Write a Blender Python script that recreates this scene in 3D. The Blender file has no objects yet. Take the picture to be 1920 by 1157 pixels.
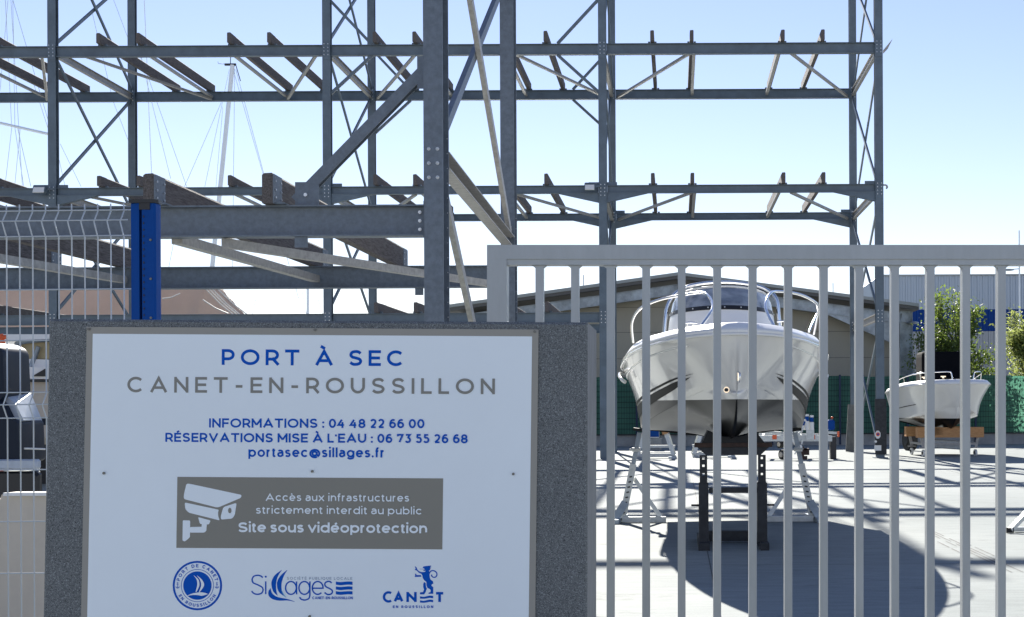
import bpy, math, random
from mathutils import Vector, Matrix
random.seed(7)
R = math.radians
S = bpy.context.scene
# ------------------------------------------------------------------ camera
F = 2640.0; VX, VY = 1270.0, 760.0; HC = 1.5; ROLL = 0.005
cam_data = bpy.data.cameras.new("camera"); cam = bpy.data.objects.new("camera", cam_data)
S.collection.objects.link(cam); S.camera = cam
cam_data.sensor_width = 36.0; cam_data.lens = F / 1920.0 * 36.0
cam_data.shift_x = -(VX - 960.0) / 1920.0
cam_data.shift_y = (VY - 578.5) / 1920.0
cam_data.clip_start = 0.05; cam_data.clip_end = 2000.0
_r = Vector((1, 0, -ROLL)).normalized(); _u = Vector((ROLL, 0, 1)).normalized(); _b = Vector((0, -1, 0))
M4 = Matrix((( _r.x, _u.x, _b.x, 0), (_r.y, _u.y, _b.y, 0), (_r.z, _u.z, _b.z, HC), (0, 0, 0, 1)))
cam.matrix_world = M4
S.render.resolution_x = 1024; S.render.resolution_y = 617
# ------------------------------------------------------------------ light
SUN_EL, SUN_AZ = 30.2, -9.8            # degrees; azimuth measured from +Y towards +X
w = bpy.data.worlds.new("World"); S.world = w; w.use_nodes = True
nt = w.node_tree; bg = nt.nodes["Background"]
sky = nt.nodes.new("ShaderNodeTexSky"); sky.sky_type = 'NISHITA'; sky.sun_disc = False
sky.sun_elevation = R(SUN_EL); sky.sun_rotation = R(SUN_AZ)
sky.altitude = 0; sky.air_density = 1.0; sky.dust_density = 0.02; sky.ozone_density = 2.0
tint = nt.nodes.new("ShaderNodeMix"); tint.data_type = 'RGBA'; tint.blend_type = 'MULTIPLY'; tint.inputs[0].default_value = 1; tint.inputs[7].default_value = (1.10, .93, .98, 1)
nt.links.new(sky.outputs[0], tint.inputs[6]); nt.links.new(tint.outputs[2], bg.inputs[0]); bg.inputs[1].default_value = 0.043
sd = bpy.data.lights.new("sun", 'SUN'); sd.energy = 3.7; sd.angle = R(0.5); sd.color = (1.0, 0.95, 0.87)
sun = bpy.data.objects.new("sun", sd); S.collection.objects.link(sun)
_d = Vector((math.sin(R(SUN_AZ)) * math.cos(R(SUN_EL)), math.cos(R(SUN_AZ)) * math.cos(R(SUN_EL)), math.sin(R(SUN_EL))))
sun.rotation_euler = _d.to_track_quat('Z', 'Y').to_euler(); sun.location = (-8, 30, 30)
S.view_settings.view_transform = 'Standard'; S.view_settings.look = 'None'
S.view_settings.exposure = 1.82; S.view_settings.gamma = 1.0
try:
    S.cycles.max_bounces = 8; S.cycles.transparent_max_bounces = 16; S.cycles.use_denoising = True
    S.cycles.sample_clamp_indirect = 6.0
except Exception: pass

# ------------------------------------------------------------------ helpers
def _uv(px, py):
    u, v = px - VX, py - VY
    return u - ROLL * v, v + ROLL * u
def at_y(px, py, Y):
    u, v = _uv(px, py); return Vector((u * Y / F, Y, HC - v * Y / F))
def at_z(px, py, z):
    u, v = _uv(px, py); Y = (HC - z) * F / v; return Vector((u * Y / F, Y, z))
def at_x(px, py, X):
    u, v = _uv(px, py); Y = X * F / u; return Vector((X, Y, HC - v * Y / F))

COL = S.collection
class MB:
    def __init__(s): s.v = []; s.f = []; s.m = []; s.sm = []
    def add(s, vs, fs, m=0, smooth=False):
        o = len(s.v); s.v += [Vector(p) for p in vs]
        for f in fs:
            s.f.append([i + o for i in f]); s.m.append(m); s.sm.append(smooth)
        return s
    def box(s, c, d, m=0, rot=None, bev=0.0):
        hx, hy, hz = d[0]/2, d[1]/2, d[2]/2
        c = Vector(c)
        if bev > 0:
            b = min(bev, hx*.9, hy*.9, hz*.9); pts = []; 
            prof = [(hx-b, -hz), (hx, -hz+b), (hx, hz-b), (hx-b, hz), (-hx+b, hz), (-hx, hz-b), (-hx, -hz+b), (-hx+b, -hz)]
            # rounded in XZ, then inset caps in Y
            rings = []
            for (y, k) in ((-hy, 1), (-hy+b, 0), (hy-b, 0), (hy, 1)):
                rg = []
                for (x, z) in prof:
                    if k: x = math.copysign(max(abs(x)-b*.6, 0), x); z = math.copysign(max(abs(z)-b*.6, 0), z)
                    rg.append(Vector((x, y, z)))
                rings.append(rg)
            vs = [p for rg in rings for p in rg]; n = 8
            fs = [[i*n+j, i*n+(j+1) % n, (i+1)*n+(j+1) % n, (i+1)*n+j] for i in range(3) for j in range(n)]
            fs = [f[::-1] for f in fs]
            fs.append(list(range(n))); fs.append([3*n+j for j in range(n)][::-1])
            fs[-2] = fs[-2][::-1]; fs[-1] = fs[-1][::-1]
        else:
            vs = [Vector((sx*hx, sy*hy, sz*hz)) for sx in (-1, 1) for sy in (-1, 1) for sz in (-1, 1)]
            fs = [[0,1,3,2],[4,6,7,5],[0,4,5,1],[2,3,7,6],[0,2,6,4],[1,5,7,3]]
        if rot is not None: vs = [rot @ p for p in vs]
        return s.add([p + c for p in vs], fs, m)
    def bx(s, x0, x1, y0, y1, z0, z1, m=0, bev=0.0):
        return s.box(((x0+x1)/2, (y0+y1)/2, (z0+z1)/2), (abs(x1-x0), abs(y1-y0), abs(z1-z0)), m, None, bev)
    def extr(s, p0, p1, prof, up, m=0, cap=True, smooth=False):
        """extrude a closed 2D profile (side, up) from p0 to p1"""
        p0, p1 = Vector(p0), Vector(p1); d = (p1 - p0).normalized(); up = Vector(up)
        sd_ = d.cross(up).normalized(); u2 = sd_.cross(d).normalized()
        n = len(prof); vs = [p + sd_*a + u2*b for p in (p0, p1) for a, b in prof]
        fs = [[j, (j+1) % n, n+(j+1) % n, n+j] for j in range(n)]
        s.add(vs, fs, m, smooth)
        if cap: s.add(vs, [list(range(n))[::-1], [n+j for j in range(n)]], m)
        return s
    def bar(s, p0, p1, w_, h, up=(0, 0, 1), m=0):
        a, b = w_/2, h/2
        return s.extr(p0, p1, [(-a, -b), (a, -b), (a, b), (-a, b)], up, m)
    def ibeam(s, p0, p1, b, h, up=(0, 0, 1), tf=.017, tw=.012, m=0):
        a, k, t, q = b/2, h/2, tf, tw/2
        return s.extr(p0, p1, [(-a,-k),(a,-k),(a,-k+t),(q,-k+t),(q,k-t),(a,k-t),(a,k),(-a,k),(-a,k-t),(-q,k-t),(-q,-k+t),(-a,-k+t)], up, m)
    def angle(s, p0, p1, w_, t=.012, up=(0, 0, 1), m=0):
        return s.extr(p0, p1, [(-w_/2, -w_/2), (w_/2, -w_/2), (w_/2, -w_/2+t), (-w_/2+t, -w_/2+t), (-w_/2+t, w_/2), (-w_/2, w_/2)], up, m)
    def channel(s, p0, p1, b, h, t=.014, up=(0, 0, 1), m=0, flip=1):
        a, k = b/2*flip, h/2; t2 = t*flip
        pr = [(-a,-k),(a,-k),(a,-k+t),(-a+t2,-k+t),(-a+t2,k-t),(a,k-t),(a,k),(-a,k)]
        if flip < 0: pr = pr[::-1]
        return s.extr(p0, p1, pr, up, m)
    def tube(s, pts, r, n=8, m=0, closed=False, taper=None):
        pts = [Vector(p) for p in pts]; k = len(pts); rings = []
        ref = None
        for i, p in enumerate(pts):
            if closed: t = (pts[(i+1) % k] - pts[i-1])
            else: t = pts[min(i+1, k-1)] - pts[max(i-1, 0)]
            if t.length < 1e-9: t = Vector((0, 0, 1))
            t.normalize()
            if ref is None: ref = Vector((0, 0, 1)) if abs(t.z) < .9 else Vector((1, 0, 0))
            a = t.cross(ref)
            if a.length < 1e-6: a = t.orthogonal()
            a.normalize(); b = a.cross(t).normalized(); ref = b
            rr = r if taper is None else r * (1 + (taper-1) * i / max(k-1, 1))
            rings.append([p + (a*math.cos(2*math.pi*j/n) + b*math.sin(2*math.pi*j/n))*rr for j in range(n)])
        vs = [q for rg in rings for q in rg]
        lim = k if closed else k-1
        fs = [[i*n+j, i*n+(j+1) % n, ((i+1) % k)*n+(j+1) % n, ((i+1) % k)*n+j] for i in range(lim) for j in range(n)]
        s.add(vs, [f[::-1] for f in fs], m, True)
        if not closed: s.add(vs, [list(range(n)), [(k-1)*n+j for j in range(n)][::-1]], m)
        return s
    def grid(s, rows, m=0, smooth=True, closed=False):
        n = len(rows[0]); vs = [p for r_ in rows for p in r_]
        L = n if closed else n-1
        fs = [[i*n+j, i*n+(j+1) % n, (i+1)*n+(j+1) % n, (i+1)*n+j] for i in range(len(rows)-1) for j in range(L)]
        return s.add(vs, fs, m, smooth)
    def disc(s, c, r, axis, t=.01, n=16, m=0):
        axis = Vector(axis).normalized(); c = Vector(c)
        return s.extr(c - axis*t/2, c + axis*t/2, [(r*math.cos(2*math.pi*j/n), r*math.sin(2*math.pi*j/n)) for j in range(n)], axis.orthogonal(), m)
    def sphere(s, c, r, n=8, m=0, sc=(1, 1, 1)):
        c = Vector(c); rows = []
        for i in range(n+1):
            a = math.pi*i/n; rows.append([c + Vector((r*sc[0]*math.sin(a)*math.cos(2*math.pi*j/(2*n)), r*sc[1]*math.sin(a)*math.sin(2*math.pi*j/(2*n)), r*sc[2]*math.cos(a))) for j in range(2*n)])
        return s.grid(rows, m, True, True)
    def merge(s, eps=1e-4):
        key = {}; mp = []; nv = []
        for p in s.v:
            k = (round(p.x/eps), round(p.y/eps), round(p.z/eps))
            if k not in key: key[k] = len(nv); nv.append(p)
            mp.append(key[k])
        F2, M2, S2 = [], [], []
        for f, a, b in zip(s.f, s.m, s.sm):
            g = []
            for i in f:
                j = mp[i]
                if j not in g: g.append(j)
            if len(g) > 2: F2.append(g); M2.append(a); S2.append(b)
        s.v, s.f, s.m, s.sm = nv, F2, M2, S2
        return s
    def build(s, name, mats, parent=None, bevel=0.0, **kw):
        me = bpy.data.meshes.new(name)
        off = Vector((0, 0, 0))
        q = parent
        while q is not None: off += q.location; q = q.parent
        loc = Vector((0, 0, 0))
        me.from_pydata([tuple(p - off) for p in s.v], [], s.f)
        if not isinstance(mats, (list, tuple)): mats = [mats]
        for m_ in mats: me.materials.append(m_)
        for p, mi, sm_ in zip(me.polygons, s.m, s.sm): p.material_index = mi; p.use_smooth = sm_
        me.update(); me.validate()
        o = bpy.data.objects.new(name, me); COL.objects.link(o)
        if parent is not None: o.parent = parent
        for k_, v_ in kw.items(): o[k_] = v_
        return o
def thing(name, label, cat, loc=(0, 0, 0), group=None):
    o = bpy.data.objects.new(name, None); COL.objects.link(o); o.location = loc
    o.empty_display_size = .2
    o["label"] = label; o["category"] = cat
    if group: o["group"] = group
    return o
def tag(o, label, cat, group=None):
    o["label"] = label; o["category"] = cat
    if group: o["group"] = group
    return o
def struct(o, kind="structure"): o["kind"] = kind; return o
def catmull(pts, n=6, closed=False):
    P = [Vector(p) for p in pts]; k = len(P); out = []
    rng = range(k if closed else k-1)
    for i in rng:
        if closed: a, b, c, d = P[i-1], P[i], P[(i+1) % k], P[(i+2) % k]
        else: a, b, c, d = P[max(i-1, 0)], P[i], P[i+1], P[min(i+2, k-1)]
        for j in range(n):
            t = j/n
            out.append(.5*((2*b) + (c-a)*t + (2*a-5*b+4*c-d)*t*t + (3*b-a-3*c+d)*t**3))
    if not closed: out.append(P[-1])
    return out

# ------------------------------------------------------------------ materials
def mat(name, col, rough=.5, metal=0.0, noise=0.0, nscale=8.0, bump=0.0, bscale=40.0, spec=None, coat=0.0, trans=None, stretch=None, col2=None, nlo=.35, nhi=.65):
    m = bpy.data.materials.new(name); m.use_nodes = True; t = m.node_tree; b = t.nodes["Principled BSDF"]
    b.inputs["Base Color"].default_value = (*col, 1); b.inputs["Roughness"].default_value = rough; b.inputs["Metallic"].default_value = metal
    if spec is not None: b.inputs["Specular IOR Level"].default_value = spec
    if coat: b.inputs["Coat Weight"].default_value = coat; b.inputs["Coat Roughness"].default_value = .04
    tc = t.nodes.new("ShaderNodeTexCoord"); mp = t.nodes.new("ShaderNodeMapping"); t.links.new(tc.outputs["Object"], mp.inputs[0])
    if stretch: mp.inputs["Scale"].default_value = stretch
    if noise or col2:
        n = t.nodes.new("ShaderNodeTexNoise"); n.inputs["Scale"].default_value = nscale; n.inputs["Detail"].default_value = 6; n.inputs["Roughness"].default_value = .65
        t.links.new(mp.outputs[0], n.inputs["Vector"])
        cr = t.nodes.new("ShaderNodeValToRGB"); cr.color_ramp.elements[0].position = nlo; cr.color_ramp.elements[1].position = nhi
        c2 = col2 if col2 else tuple(min(1, c*(1+noise)) for c in col)
        c1 = col if col2 else tuple(c*(1-noise) for c in col)
        cr.color_ramp.elements[0].color = (*c1, 1); cr.color_ramp.elements[1].color = (*c2, 1)
        t.links.new(n.outputs["Fac"], cr.inputs[0]); t.links.new(cr.outputs[0], b.inputs["Base Color"])
        if noise:
            mr = t.nodes.new("ShaderNodeMapRange"); mr.inputs["To Min"].default_value = max(0, rough-.08); mr.inputs["To Max"].default_value = min(1, rough+.1)
            t.links.new(n.outputs["Fac"], mr.inputs["Value"]); t.links.new(mr.outputs[0], b.inputs["Roughness"])
    if bump:
        n2 = t.nodes.new("ShaderNodeTexNoise"); n2.inputs["Scale"].default_value = bscale; n2.inputs["Detail"].default_value = 4
        t.links.new(mp.outputs[0], n2.inputs["Vector"])
        bp = t.nodes.new("ShaderNodeBump"); bp.inputs["Strength"].default_value = bump; bp.inputs["Distance"].default_value = .01
        t.links.new(n2.outputs["Fac"], bp.inputs["Height"]); t.links.new(bp.outputs[0], b.inputs["Normal"])
    if trans:
        out = t.nodes["Material Output"]; tr = t.nodes.new("ShaderNodeBsdfTranslucent"); tr.inputs[0].default_value = (*trans[0], 1)
        mx = t.nodes.new("ShaderNodeMixShader"); mx.inputs[0].default_value = trans[1]
        t.links.new(b.outputs[0], mx.inputs[1]); t.links.new(tr.outputs[0], mx.inputs[2]); t.links.new(mx.outputs[0], out.inputs[0])
    return m
GALV = mat("galvanised_steel", (.118, .155, .19), .5, .3, noise=.16, nscale=2.2, bump=.08, bscale=160)
GALVN = mat("galvanised_steel_near", (.142, .17, .205), .5, .3, noise=.16, nscale=16, bump=.06, bscale=220)
GALVL = mat("galvanised_angle", (.36, .35, .33), .5, .25, noise=.2, nscale=14)
BOLT = mat("zinc_bolt", (.62, .64, .66), .35, .8)
WOODD = mat("weathered_timber", (.066, .054, .050), .85, 0, nscale=10, stretch=(6, .6, 6), col2=(.165, .15, .145), bump=.5, bscale=30)
GATE = mat("gate_grey_paint", (.36, .385, .40), .38, .25, noise=.07, nscale=5, stretch=(3, 3, .8))
BLUEP = mat("blue_powder_coat", (.0, .055, .27), .42, 0, noise=.08, nscale=5, spec=.12)
BLACKP = mat("black_plastic", (.012, .013, .016), .4)
WIRE = mat("galvanised_wire", (.44, .48, .52), .4, .4)
PANELW = mat("sign_white", (.84, .91, .96), .42, 0, noise=.022, nscale=1.5)
PANELG = mat("sign_grey", (.275, .265, .23), .6, spec=.15)
BORDER = mat("sign_border_grey", (.345, .33, .295), .55, spec=.2)
INKB = mat("ink_blue", (.0, .095, .52), .6, spec=.12)
INKG = mat("ink_grey", (.27, .265, .24), .6, spec=.15)
INKL = mat("ink_light_blue", (.10, .38, .68), .45)
SCREW = mat("screw_steel", (.16, .16, .15), .4, .7)
GEL = mat("white_gelcoat", (.80, .79, .76), .12, 0, noise=.015, nscale=2, coat=.6)
DECK = mat("white_deck_gelcoat", (.82, .82, .81), .3, 0, bump=.03, bscale=80)
ANTIF = mat("black_antifouling", (.015, .015, .017), .2, 0, bump=.04, bscale=14, coat=.4)
STRIPE = mat("hull_stripe_grey", (.016, .015, .014), .5, 0, spec=.1)
CHROME = mat("stainless", (.82, .82, .82), .09, 1.0)
WSHADE = mat("console_cover_white", (.78, .79, .8), .35)
RUBBER = mat("black_rubber", (.012, .012, .012), .7)
STANDD = mat("dark_steel_stand", (.03, .032, .035), .6, .2, noise=.35, nscale=12)
RUST = mat("rusty_pad", (.05, .028, .02), .8, 0, noise=.3, nscale=20)
STANDL = mat("light_galvanised_stand", (.55, .57, .56), .42, .3, noise=.12, nscale=14)
ORW = mat("orange_timber", (.42, .20, .075), .75, 0, nscale=8, stretch=(1, 8, 8), col2=(.55, .30, .13))
CREAM = mat("cream_panel", (.36, .34, .28), .6, 0, noise=.05, nscale=.4)
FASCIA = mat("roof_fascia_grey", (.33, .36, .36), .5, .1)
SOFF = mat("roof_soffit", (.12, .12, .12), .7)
GALVW = mat("galvanised_warehouse_frame", (.30, .35, .40), .4, .4, noise=.35, nscale=1.6)
CORR = mat("corrugated_light", (.44, .51, .58), .45, .15)
CORRL = mat("corrugated_lower", (.40, .42, .43), .45, .15)
CORRB = mat("corrugated_blue", (.006, .055, .25), .55, 0, spec=.15)
CONC = mat("low_wall_concrete", (.30, .31, .31), .85, 0, noise=.15, nscale=2)
BLUED = mat("dark_blue_post_paint", (.004, .02, .06), .6)
TARP = mat("beige_tarpaulin", (.50, .44, .39), .55, 0, noise=.10, nscale=.5, trans=((.78, .62, .50), .30), bump=.35, bscale=1.2)
NAVY = mat("navy_moulded_plastic", (.006, .013, .028), .42, 0, spec=.22)
NAVYL = mat("pale_grey_moulding", (.40, .45, .52), .4, 0, noise=.1, nscale=14)
BEIGE = mat("beige_plastic", (.54, .48, .40), .55, 0, noise=.05, nscale=5)
MASTW = mat("mast_aluminium", (.78, .84, .90), .4, .1)
RIG = mat("rigging_wire", (.6, .66, .72), .4, .5)
BARK = mat("bark", (.12, .09, .065), .9, 0, noise=.3, nscale=12)
LAMPG = mat("floodlight_glass", (.8, .8, .78), .2)
DARKN = mat("dark_canvas", (.003, .0035, .006), .85, spec=.1)
ORANGE = mat("orange_plastic", (.75, .12, .03), .4)
WHITEP = mat("white_plastic", (.75, .75, .73), .4)
# ---- special materials
def node_mat(name):
    m = bpy.data.materials.new(name); m.use_nodes = True
    t = m.node_tree; return m, t, t.nodes["Principled BSDF"], t.nodes.new("ShaderNodeTexCoord")
def ramp(t, src, stops):
    cr = t.nodes.new("ShaderNodeValToRGB"); e = cr.color_ramp.elements
    while len(e) < len(stops): e.new(.5)
    for k, (p, c) in enumerate(stops): e[k].position = p; e[k].color = (*c, 1) if len(c) == 3 else c
    t.links.new(src, cr.inputs[0]); return cr
def tex(t, kind, tc, scale, sc=None, **kw):
    mp = t.nodes.new("ShaderNodeMapping"); t.links.new(tc.outputs["Object"], mp.inputs[0])
    if sc: mp.inputs["Scale"].default_value = sc
    n = t.nodes.new(kind); n.inputs["Scale"].default_value = scale
    for k, v in kw.items():
        if k in n.inputs: n.inputs[k].default_value = v
    t.links.new(mp.outputs[0], n.inputs["Vector"]); return n
def mixc(t, mode, a, b, fac=1.0):
    x = t.nodes.new("ShaderNodeMix"); x.data_type = 'RGBA'; x.blend_type = mode; x.inputs[0].default_value = fac
    t.links.new(a, x.inputs[6]); t.links.new(b, x.inputs[7]); return x.outputs[2]
# concrete yard
YARD, t, b, tc = node_mat("yard_concrete")
n1 = tex(t, "ShaderNodeTexNoise", tc, .35, Detail=5.0); n2 = tex(t, "ShaderNodeTexNoise", tc, 2.2, (1, 4, 1), Detail=8.0, Roughness=.7); n3 = tex(t, "ShaderNodeTexNoise", tc, 60, Detail=2.0)
c1 = ramp(t, n1.outputs["Fac"], [(.3, (.265, .292, .288)), (.68, (.335, .36, .352))]); c2 = ramp(t, n2.outputs["Fac"], [(.28, (.82, .82, .82)), (.6, (1, 1, 1))])
c3 = ramp(t, n3.outputs["Fac"], [(.25, (.88, .88, .88)), (.7, (1, 1, 1))])
n4 = tex(t, "ShaderNodeTexNoise", tc, 1.1, (1, 1.6, 1), Detail=7.0, Roughness=.75); c4 = ramp(t, n4.outputs["Fac"], [(.30, (.66, .65, .63)), (.42, (.96, .96, .96)), (.6, (1, 1, 1))])
t.links.new(mixc(t, 'MULTIPLY', mixc(t, 'MULTIPLY', mixc(t, 'MULTIPLY', c1.outputs[0], c2.outputs[0]), c3.outputs[0]), c4.outputs[0]), b.inputs["Base Color"])
b.inputs["Roughness"].default_value = .8
bp = t.nodes.new("ShaderNodeBump"); bp.inputs["Strength"].default_value = .25; bp.inputs["Distance"].default_value = .01
t.links.new(n2.outputs["Fac"], bp.inputs["Height"]); t.links.new(bp.outputs[0], b.inputs["Normal"]); b.inputs["Specular IOR Level"].default_value = .08
# speckled pillar
TERR, t, b, tc = node_mat("speckled_stone")
v1 = tex(t, "ShaderNodeTexVoronoi", tc, 620); v2 = tex(t, "ShaderNodeTexVoronoi", tc, 420); n1 = tex(t, "ShaderNodeTexNoise", tc, 3.5, Detail=4.0)
s1 = t.nodes.new("ShaderNodeSeparateColor"); t.links.new(v1.outputs["Color"], s1.inputs[0])
s2 = t.nodes.new("ShaderNodeSeparateColor"); t.links.new(v2.outputs["Color"], s2.inputs[0])
c1 = ramp(t, s1.outputs[0], [(.0, (.09, .098, .10)), (.25, (.14, .150, .155)), (.72, (.17, .182, .185)), (.82, (.22, .235, .24)), (.95, (.32, .345, .355))])
c2 = ramp(t, s2.outputs[1], [(.0, (.35, .35, .36)), (.1, (.9, .9, .9)), (.5, (1, 1, 1)), (.93, (1.0, 1.0, 1.0)), (.97, (1, 1, 1))])
c3 = ramp(t, n1.outputs["Fac"], [(.3, (.86, .86, .86)), (.7, (1, 1, 1))])
t.links.new(mixc(t, 'MULTIPLY', mixc(t, 'MULTIPLY', c1.outputs[0], c2.outputs[0]), c3.outputs[0]), b.inputs["Base Color"]); b.inputs["Roughness"].default_value = .75
bp = t.nodes.new("ShaderNodeBump"); bp.inputs["Strength"].default_value = .3; bp.inputs["Distance"].default_value = .002
t.links.new(v1.outputs["Distance"], bp.inputs["Height"]); t.links.new(bp.outputs[0], b.inputs["Normal"])
# smooth grey side of the pillar
PSIDE = mat("pillar_side_render", (.24, .245, .25), .8, 0, noise=.12, nscale=14, bump=.2, bscale=300)
# green screen mesh
GREEN, t, b, tc = node_mat("green_screen_mesh")
w1 = tex(t, "ShaderNodeTexWave", tc, 1.0, (3.2, 0, 0)); w1.bands_direction = 'X'
w2 = tex(t, "ShaderNodeTexWave", tc, 1.0, (0, 0, 1.57)); w2.bands_direction = 'Z'
r1 = ramp(t, w1.outputs["Fac"], [(.0, (.55, .55, .55)), (.22, (1, 1, 1))]); r2 = ramp(t, w2.outputs["Fac"], [(.0, (.5, .5, .5)), (.08, (1, 1, 1))])
n1 = tex(t, "ShaderNodeTexNoise", tc, 1.3, Detail=3.0); r3 = ramp(t, n1.outputs["Fac"], [(.3, (.022, .095, .068)), (.7, (.038, .135, .095))])
g = mixc(t, 'MULTIPLY', mixc(t, 'MULTIPLY', r3.outputs[0], r1.outputs[0]), r2.outputs[0])
t.links.new(g, b.inputs["Base Color"]); b.inputs["Roughness"].default_value = .7
tr = t.nodes.new("ShaderNodeBsdfTranslucent"); gm = t.nodes.new("ShaderNodeMix"); gm.data_type = 'RGBA'; gm.blend_type = 'MULTIPLY'; gm.inputs[0].default_value = 1
gm.inputs[7].default_value = (3.0, 2.1, 2.1, 1); t.links.new(g, gm.inputs[6]); t.links.new(gm.outputs[2], tr.inputs[0])
mx = t.nodes.new("ShaderNodeMixShader"); mx.inputs[0].default_value = .5
t.links.new(b.outputs[0], mx.inputs[1]); t.links.new(tr.outputs[0], mx.inputs[2]); t.links.new(mx.outputs[0], t.nodes["Material Output"].inputs[0])
# smoked clear vinyl windscreen
VINYL, t, b, tc = node_mat("clear_vinyl_screen")
n1 = tex(t, "ShaderNodeTexNoise", tc, 4.0, (1, 1, 2), Detail=6.0); r1 = ramp(t, n1.outputs["Fac"], [(.35, (.16, .20, .27)), (.68, (.50, .55, .62))])
t.links.new(r1.outputs[0], b.inputs["Base Color"]); b.inputs["Roughness"].default_value = .1; b.inputs["Alpha"].default_value = .8
# leaves
def leafmat(name, c1_, c2_, tr_):
    m, t, b, tc = node_mat(name)
    n1 = tex(t, "ShaderNodeTexNoise", tc, 3.0, Detail=3.0); r1 = ramp(t, n1.outputs["Fac"], [(.35, c1_), (.65, c2_)])
    t.links.new(r1.outputs[0], b.inputs["Base Color"]); b.inputs["Roughness"].default_value = .5
    tr = t.nodes.new("ShaderNodeBsdfTranslucent"); tr.inputs[0].default_value = (*tr_, 1)
    mx = t.nodes.new("ShaderNodeMixShader"); mx.inputs[0].default_value = .45
    t.links.new(b.outputs[0], mx.inputs[1]); t.links.new(tr.outputs[0], mx.inputs[2]); t.links.new(mx.outputs[0], t.nodes["Material Output"].inputs[0])
    return m
LEAF = leafmat("leaf_green", (.04, .075, .02), (.09, .13, .035), (.20, .28, .05))
LEAFY = leafmat("leaf_yellow_green", (.08, .12, .035), (.17, .20, .07), (.38, .44, .13))

# ------------------------------------------------------------------ ground
g = MB(); g.add([(-900, -120, 0), (900, -120, 0), (900, 1500, 0), (-900, 1500, 0)], [[0, 1, 2, 3]]); struct(g.build("ground", YARD))
jn = MB(); JN = mat("slab_joint_filler", (.10, .10, .095), .9)
for yy in (13.2, 31.1, 37.2): jn.add([(-30, yy-.006, .003), (40, yy-.006, .003), (40, yy+.006, .003), (-30, yy+.006, .003)], [[0, 1, 2, 3]])
for xx in (-5.5, .3, 6.1, 11.9): jn.add([(xx-.005, 8, .0035), (xx+.005, 8, .0035), (xx+.005, 51, .0035), (xx-.005, 51, .0035)], [[0, 1, 2, 3]])
struct(jn.build("ground_slab_joints", JN))
# worn tyre scrape lines on the concrete
SKID = mat("scrape_mark", (.10, .10, .10), .8)
sk = MB()
for dx, k in ((0, 1.0), (.05, .9), (.10, 1.0), (.17, .35), (-.10, .5)):
    a = at_z(1735, 997, 0); c = at_z(1898, 1074, 0); a.x += dx; c.x += dx
    if k < 1: 
        q = a.lerp(c, .5*(1-k)*1.2); c = a.lerp(c, .5+.45*k); a = q
    a.z = c.z = .004
    n_ = 14
    for i in range(n_):
        if random.random() < .12: continue
        p0 = a.lerp(c, i/n_); p1 = a.lerp(c, (i+.97)/n_); wd = random.uniform(.004, .010)
        sk.add([p0 + Vector((-wd, 0, 0)), p0 + Vector((wd, 0, 0)), p1 + Vector((wd, 0, 0)), p1 + Vector((-wd, 0, 0))], [[0, 1, 2, 3]])
struct(sk.build("ground_scrape_marks", SKID))

# ------------------------------------------------------------------ far rack
YF, YR = 39.4, 45.15
CX = [-25.1, -17.42, -9.75, -2.05, 5.67]
LZ = {1: 4.11, 2: 7.66, 3: 11.62, 4: 15.55}
LH = {1: .28, 2: .22, 3: .30, 4: .30}
rack = thing("boat_rack", "tall open galvanised steel boat rack with timber bunks, standing across the yard behind the gate", "boat rack", (CX[-1], YF, 0))
def part(mb, name, m, par=rack, **kw): return mb.build(name, m, par, **kw)
def bolts(mb, cx, y, zc, dx=.05, dz=.09, rows=3, r=.016):
    for i in range(rows):
        for s_ in (-1, 1): mb.disc((cx + s_*dx, y, zc + (i-(rows-1)/2)*dz), r, (0, 1, 0), .03, 6)
for x in CX:
    for y in (YF, YR):
        m = MB(); m.ibeam((x, y, .02), (x, y, 16.1), .225, .21, (0, 1, 0), .02, .014)
        m.bx(x-.19, x+.19, y-.19, y+.19, .0, .025)
        for L in (1, 2, 3):
            m.bx(x-.108, x+.108, y-.119, y-.107, LZ[L]-.42, LZ[L]+.08)
        col_ = part(m, "column", GALV)
        mb = MB()
        for L in (1, 2, 3): bolts(mb, x, y-.13, LZ[L]-.14, .055, .1, 4, .014)
        mb.build("bolts", BOLT, col_)
for L, z in LZ.items():
    h = LH[L]
    for i in range(len(CX)-1):
        if L == 1 and i == 3: continue
        for y in (YF, YR):
            m = MB(); m.ibeam((CX[i]+.12, y, z-h/2), (CX[i+1]-.12, y, z-h/2), .16, h, (0, 0, 1), .016, .01)
            for s_, xe in ((1, CX[i]+.115), (-1, CX[i+1]-.115)):
                if L == 2:     # tapered haunch below the beam end
                    p = [(xe, z-h-.001), (xe+s_*1.15, z-h-.001), (xe, z-h-.26)]
                    vs = [(a, y+q, c) for q in (-.07, .07) for a, c in p]
                    m.add(vs, [[0, 1, 2], [5, 4, 3], [0, 3, 4, 1], [1, 4, 5, 2], [2, 5, 3, 0]])
                    m.bx(xe-.0, xe+s_*.28, y-.03, y+.03, z+.002, z+.09)
            part(m, "beam", GALV)
# depth ties at each column line + X braces between front and rear column
for x in CX:
    for L, z in LZ.items():
        m = MB(); m.ibeam((x, YF+.12, z-.15), (x, YR-.12, z-.15), .11, .2, (0, 0, 1), .014, .01); part(m, "depth_tie", GALVL)
    for z0, z1 in ((LZ[3]+.05, LZ[4]-.3), (LZ[2]+.05, LZ[3]-.3), (LZ[1]+.05, LZ[2]-.28), (.3, LZ[1]-.3)):
        for sx, (a, c) in ((-.035, (z0, z1)), (.035, (z1, z0))):
            m = MB(); m.bar((x+sx, YF+.1, a), (x+sx, YR-.1, c), .05, .09, (0, 1, 0)); part(m, "cross_brace", GALV)
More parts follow.
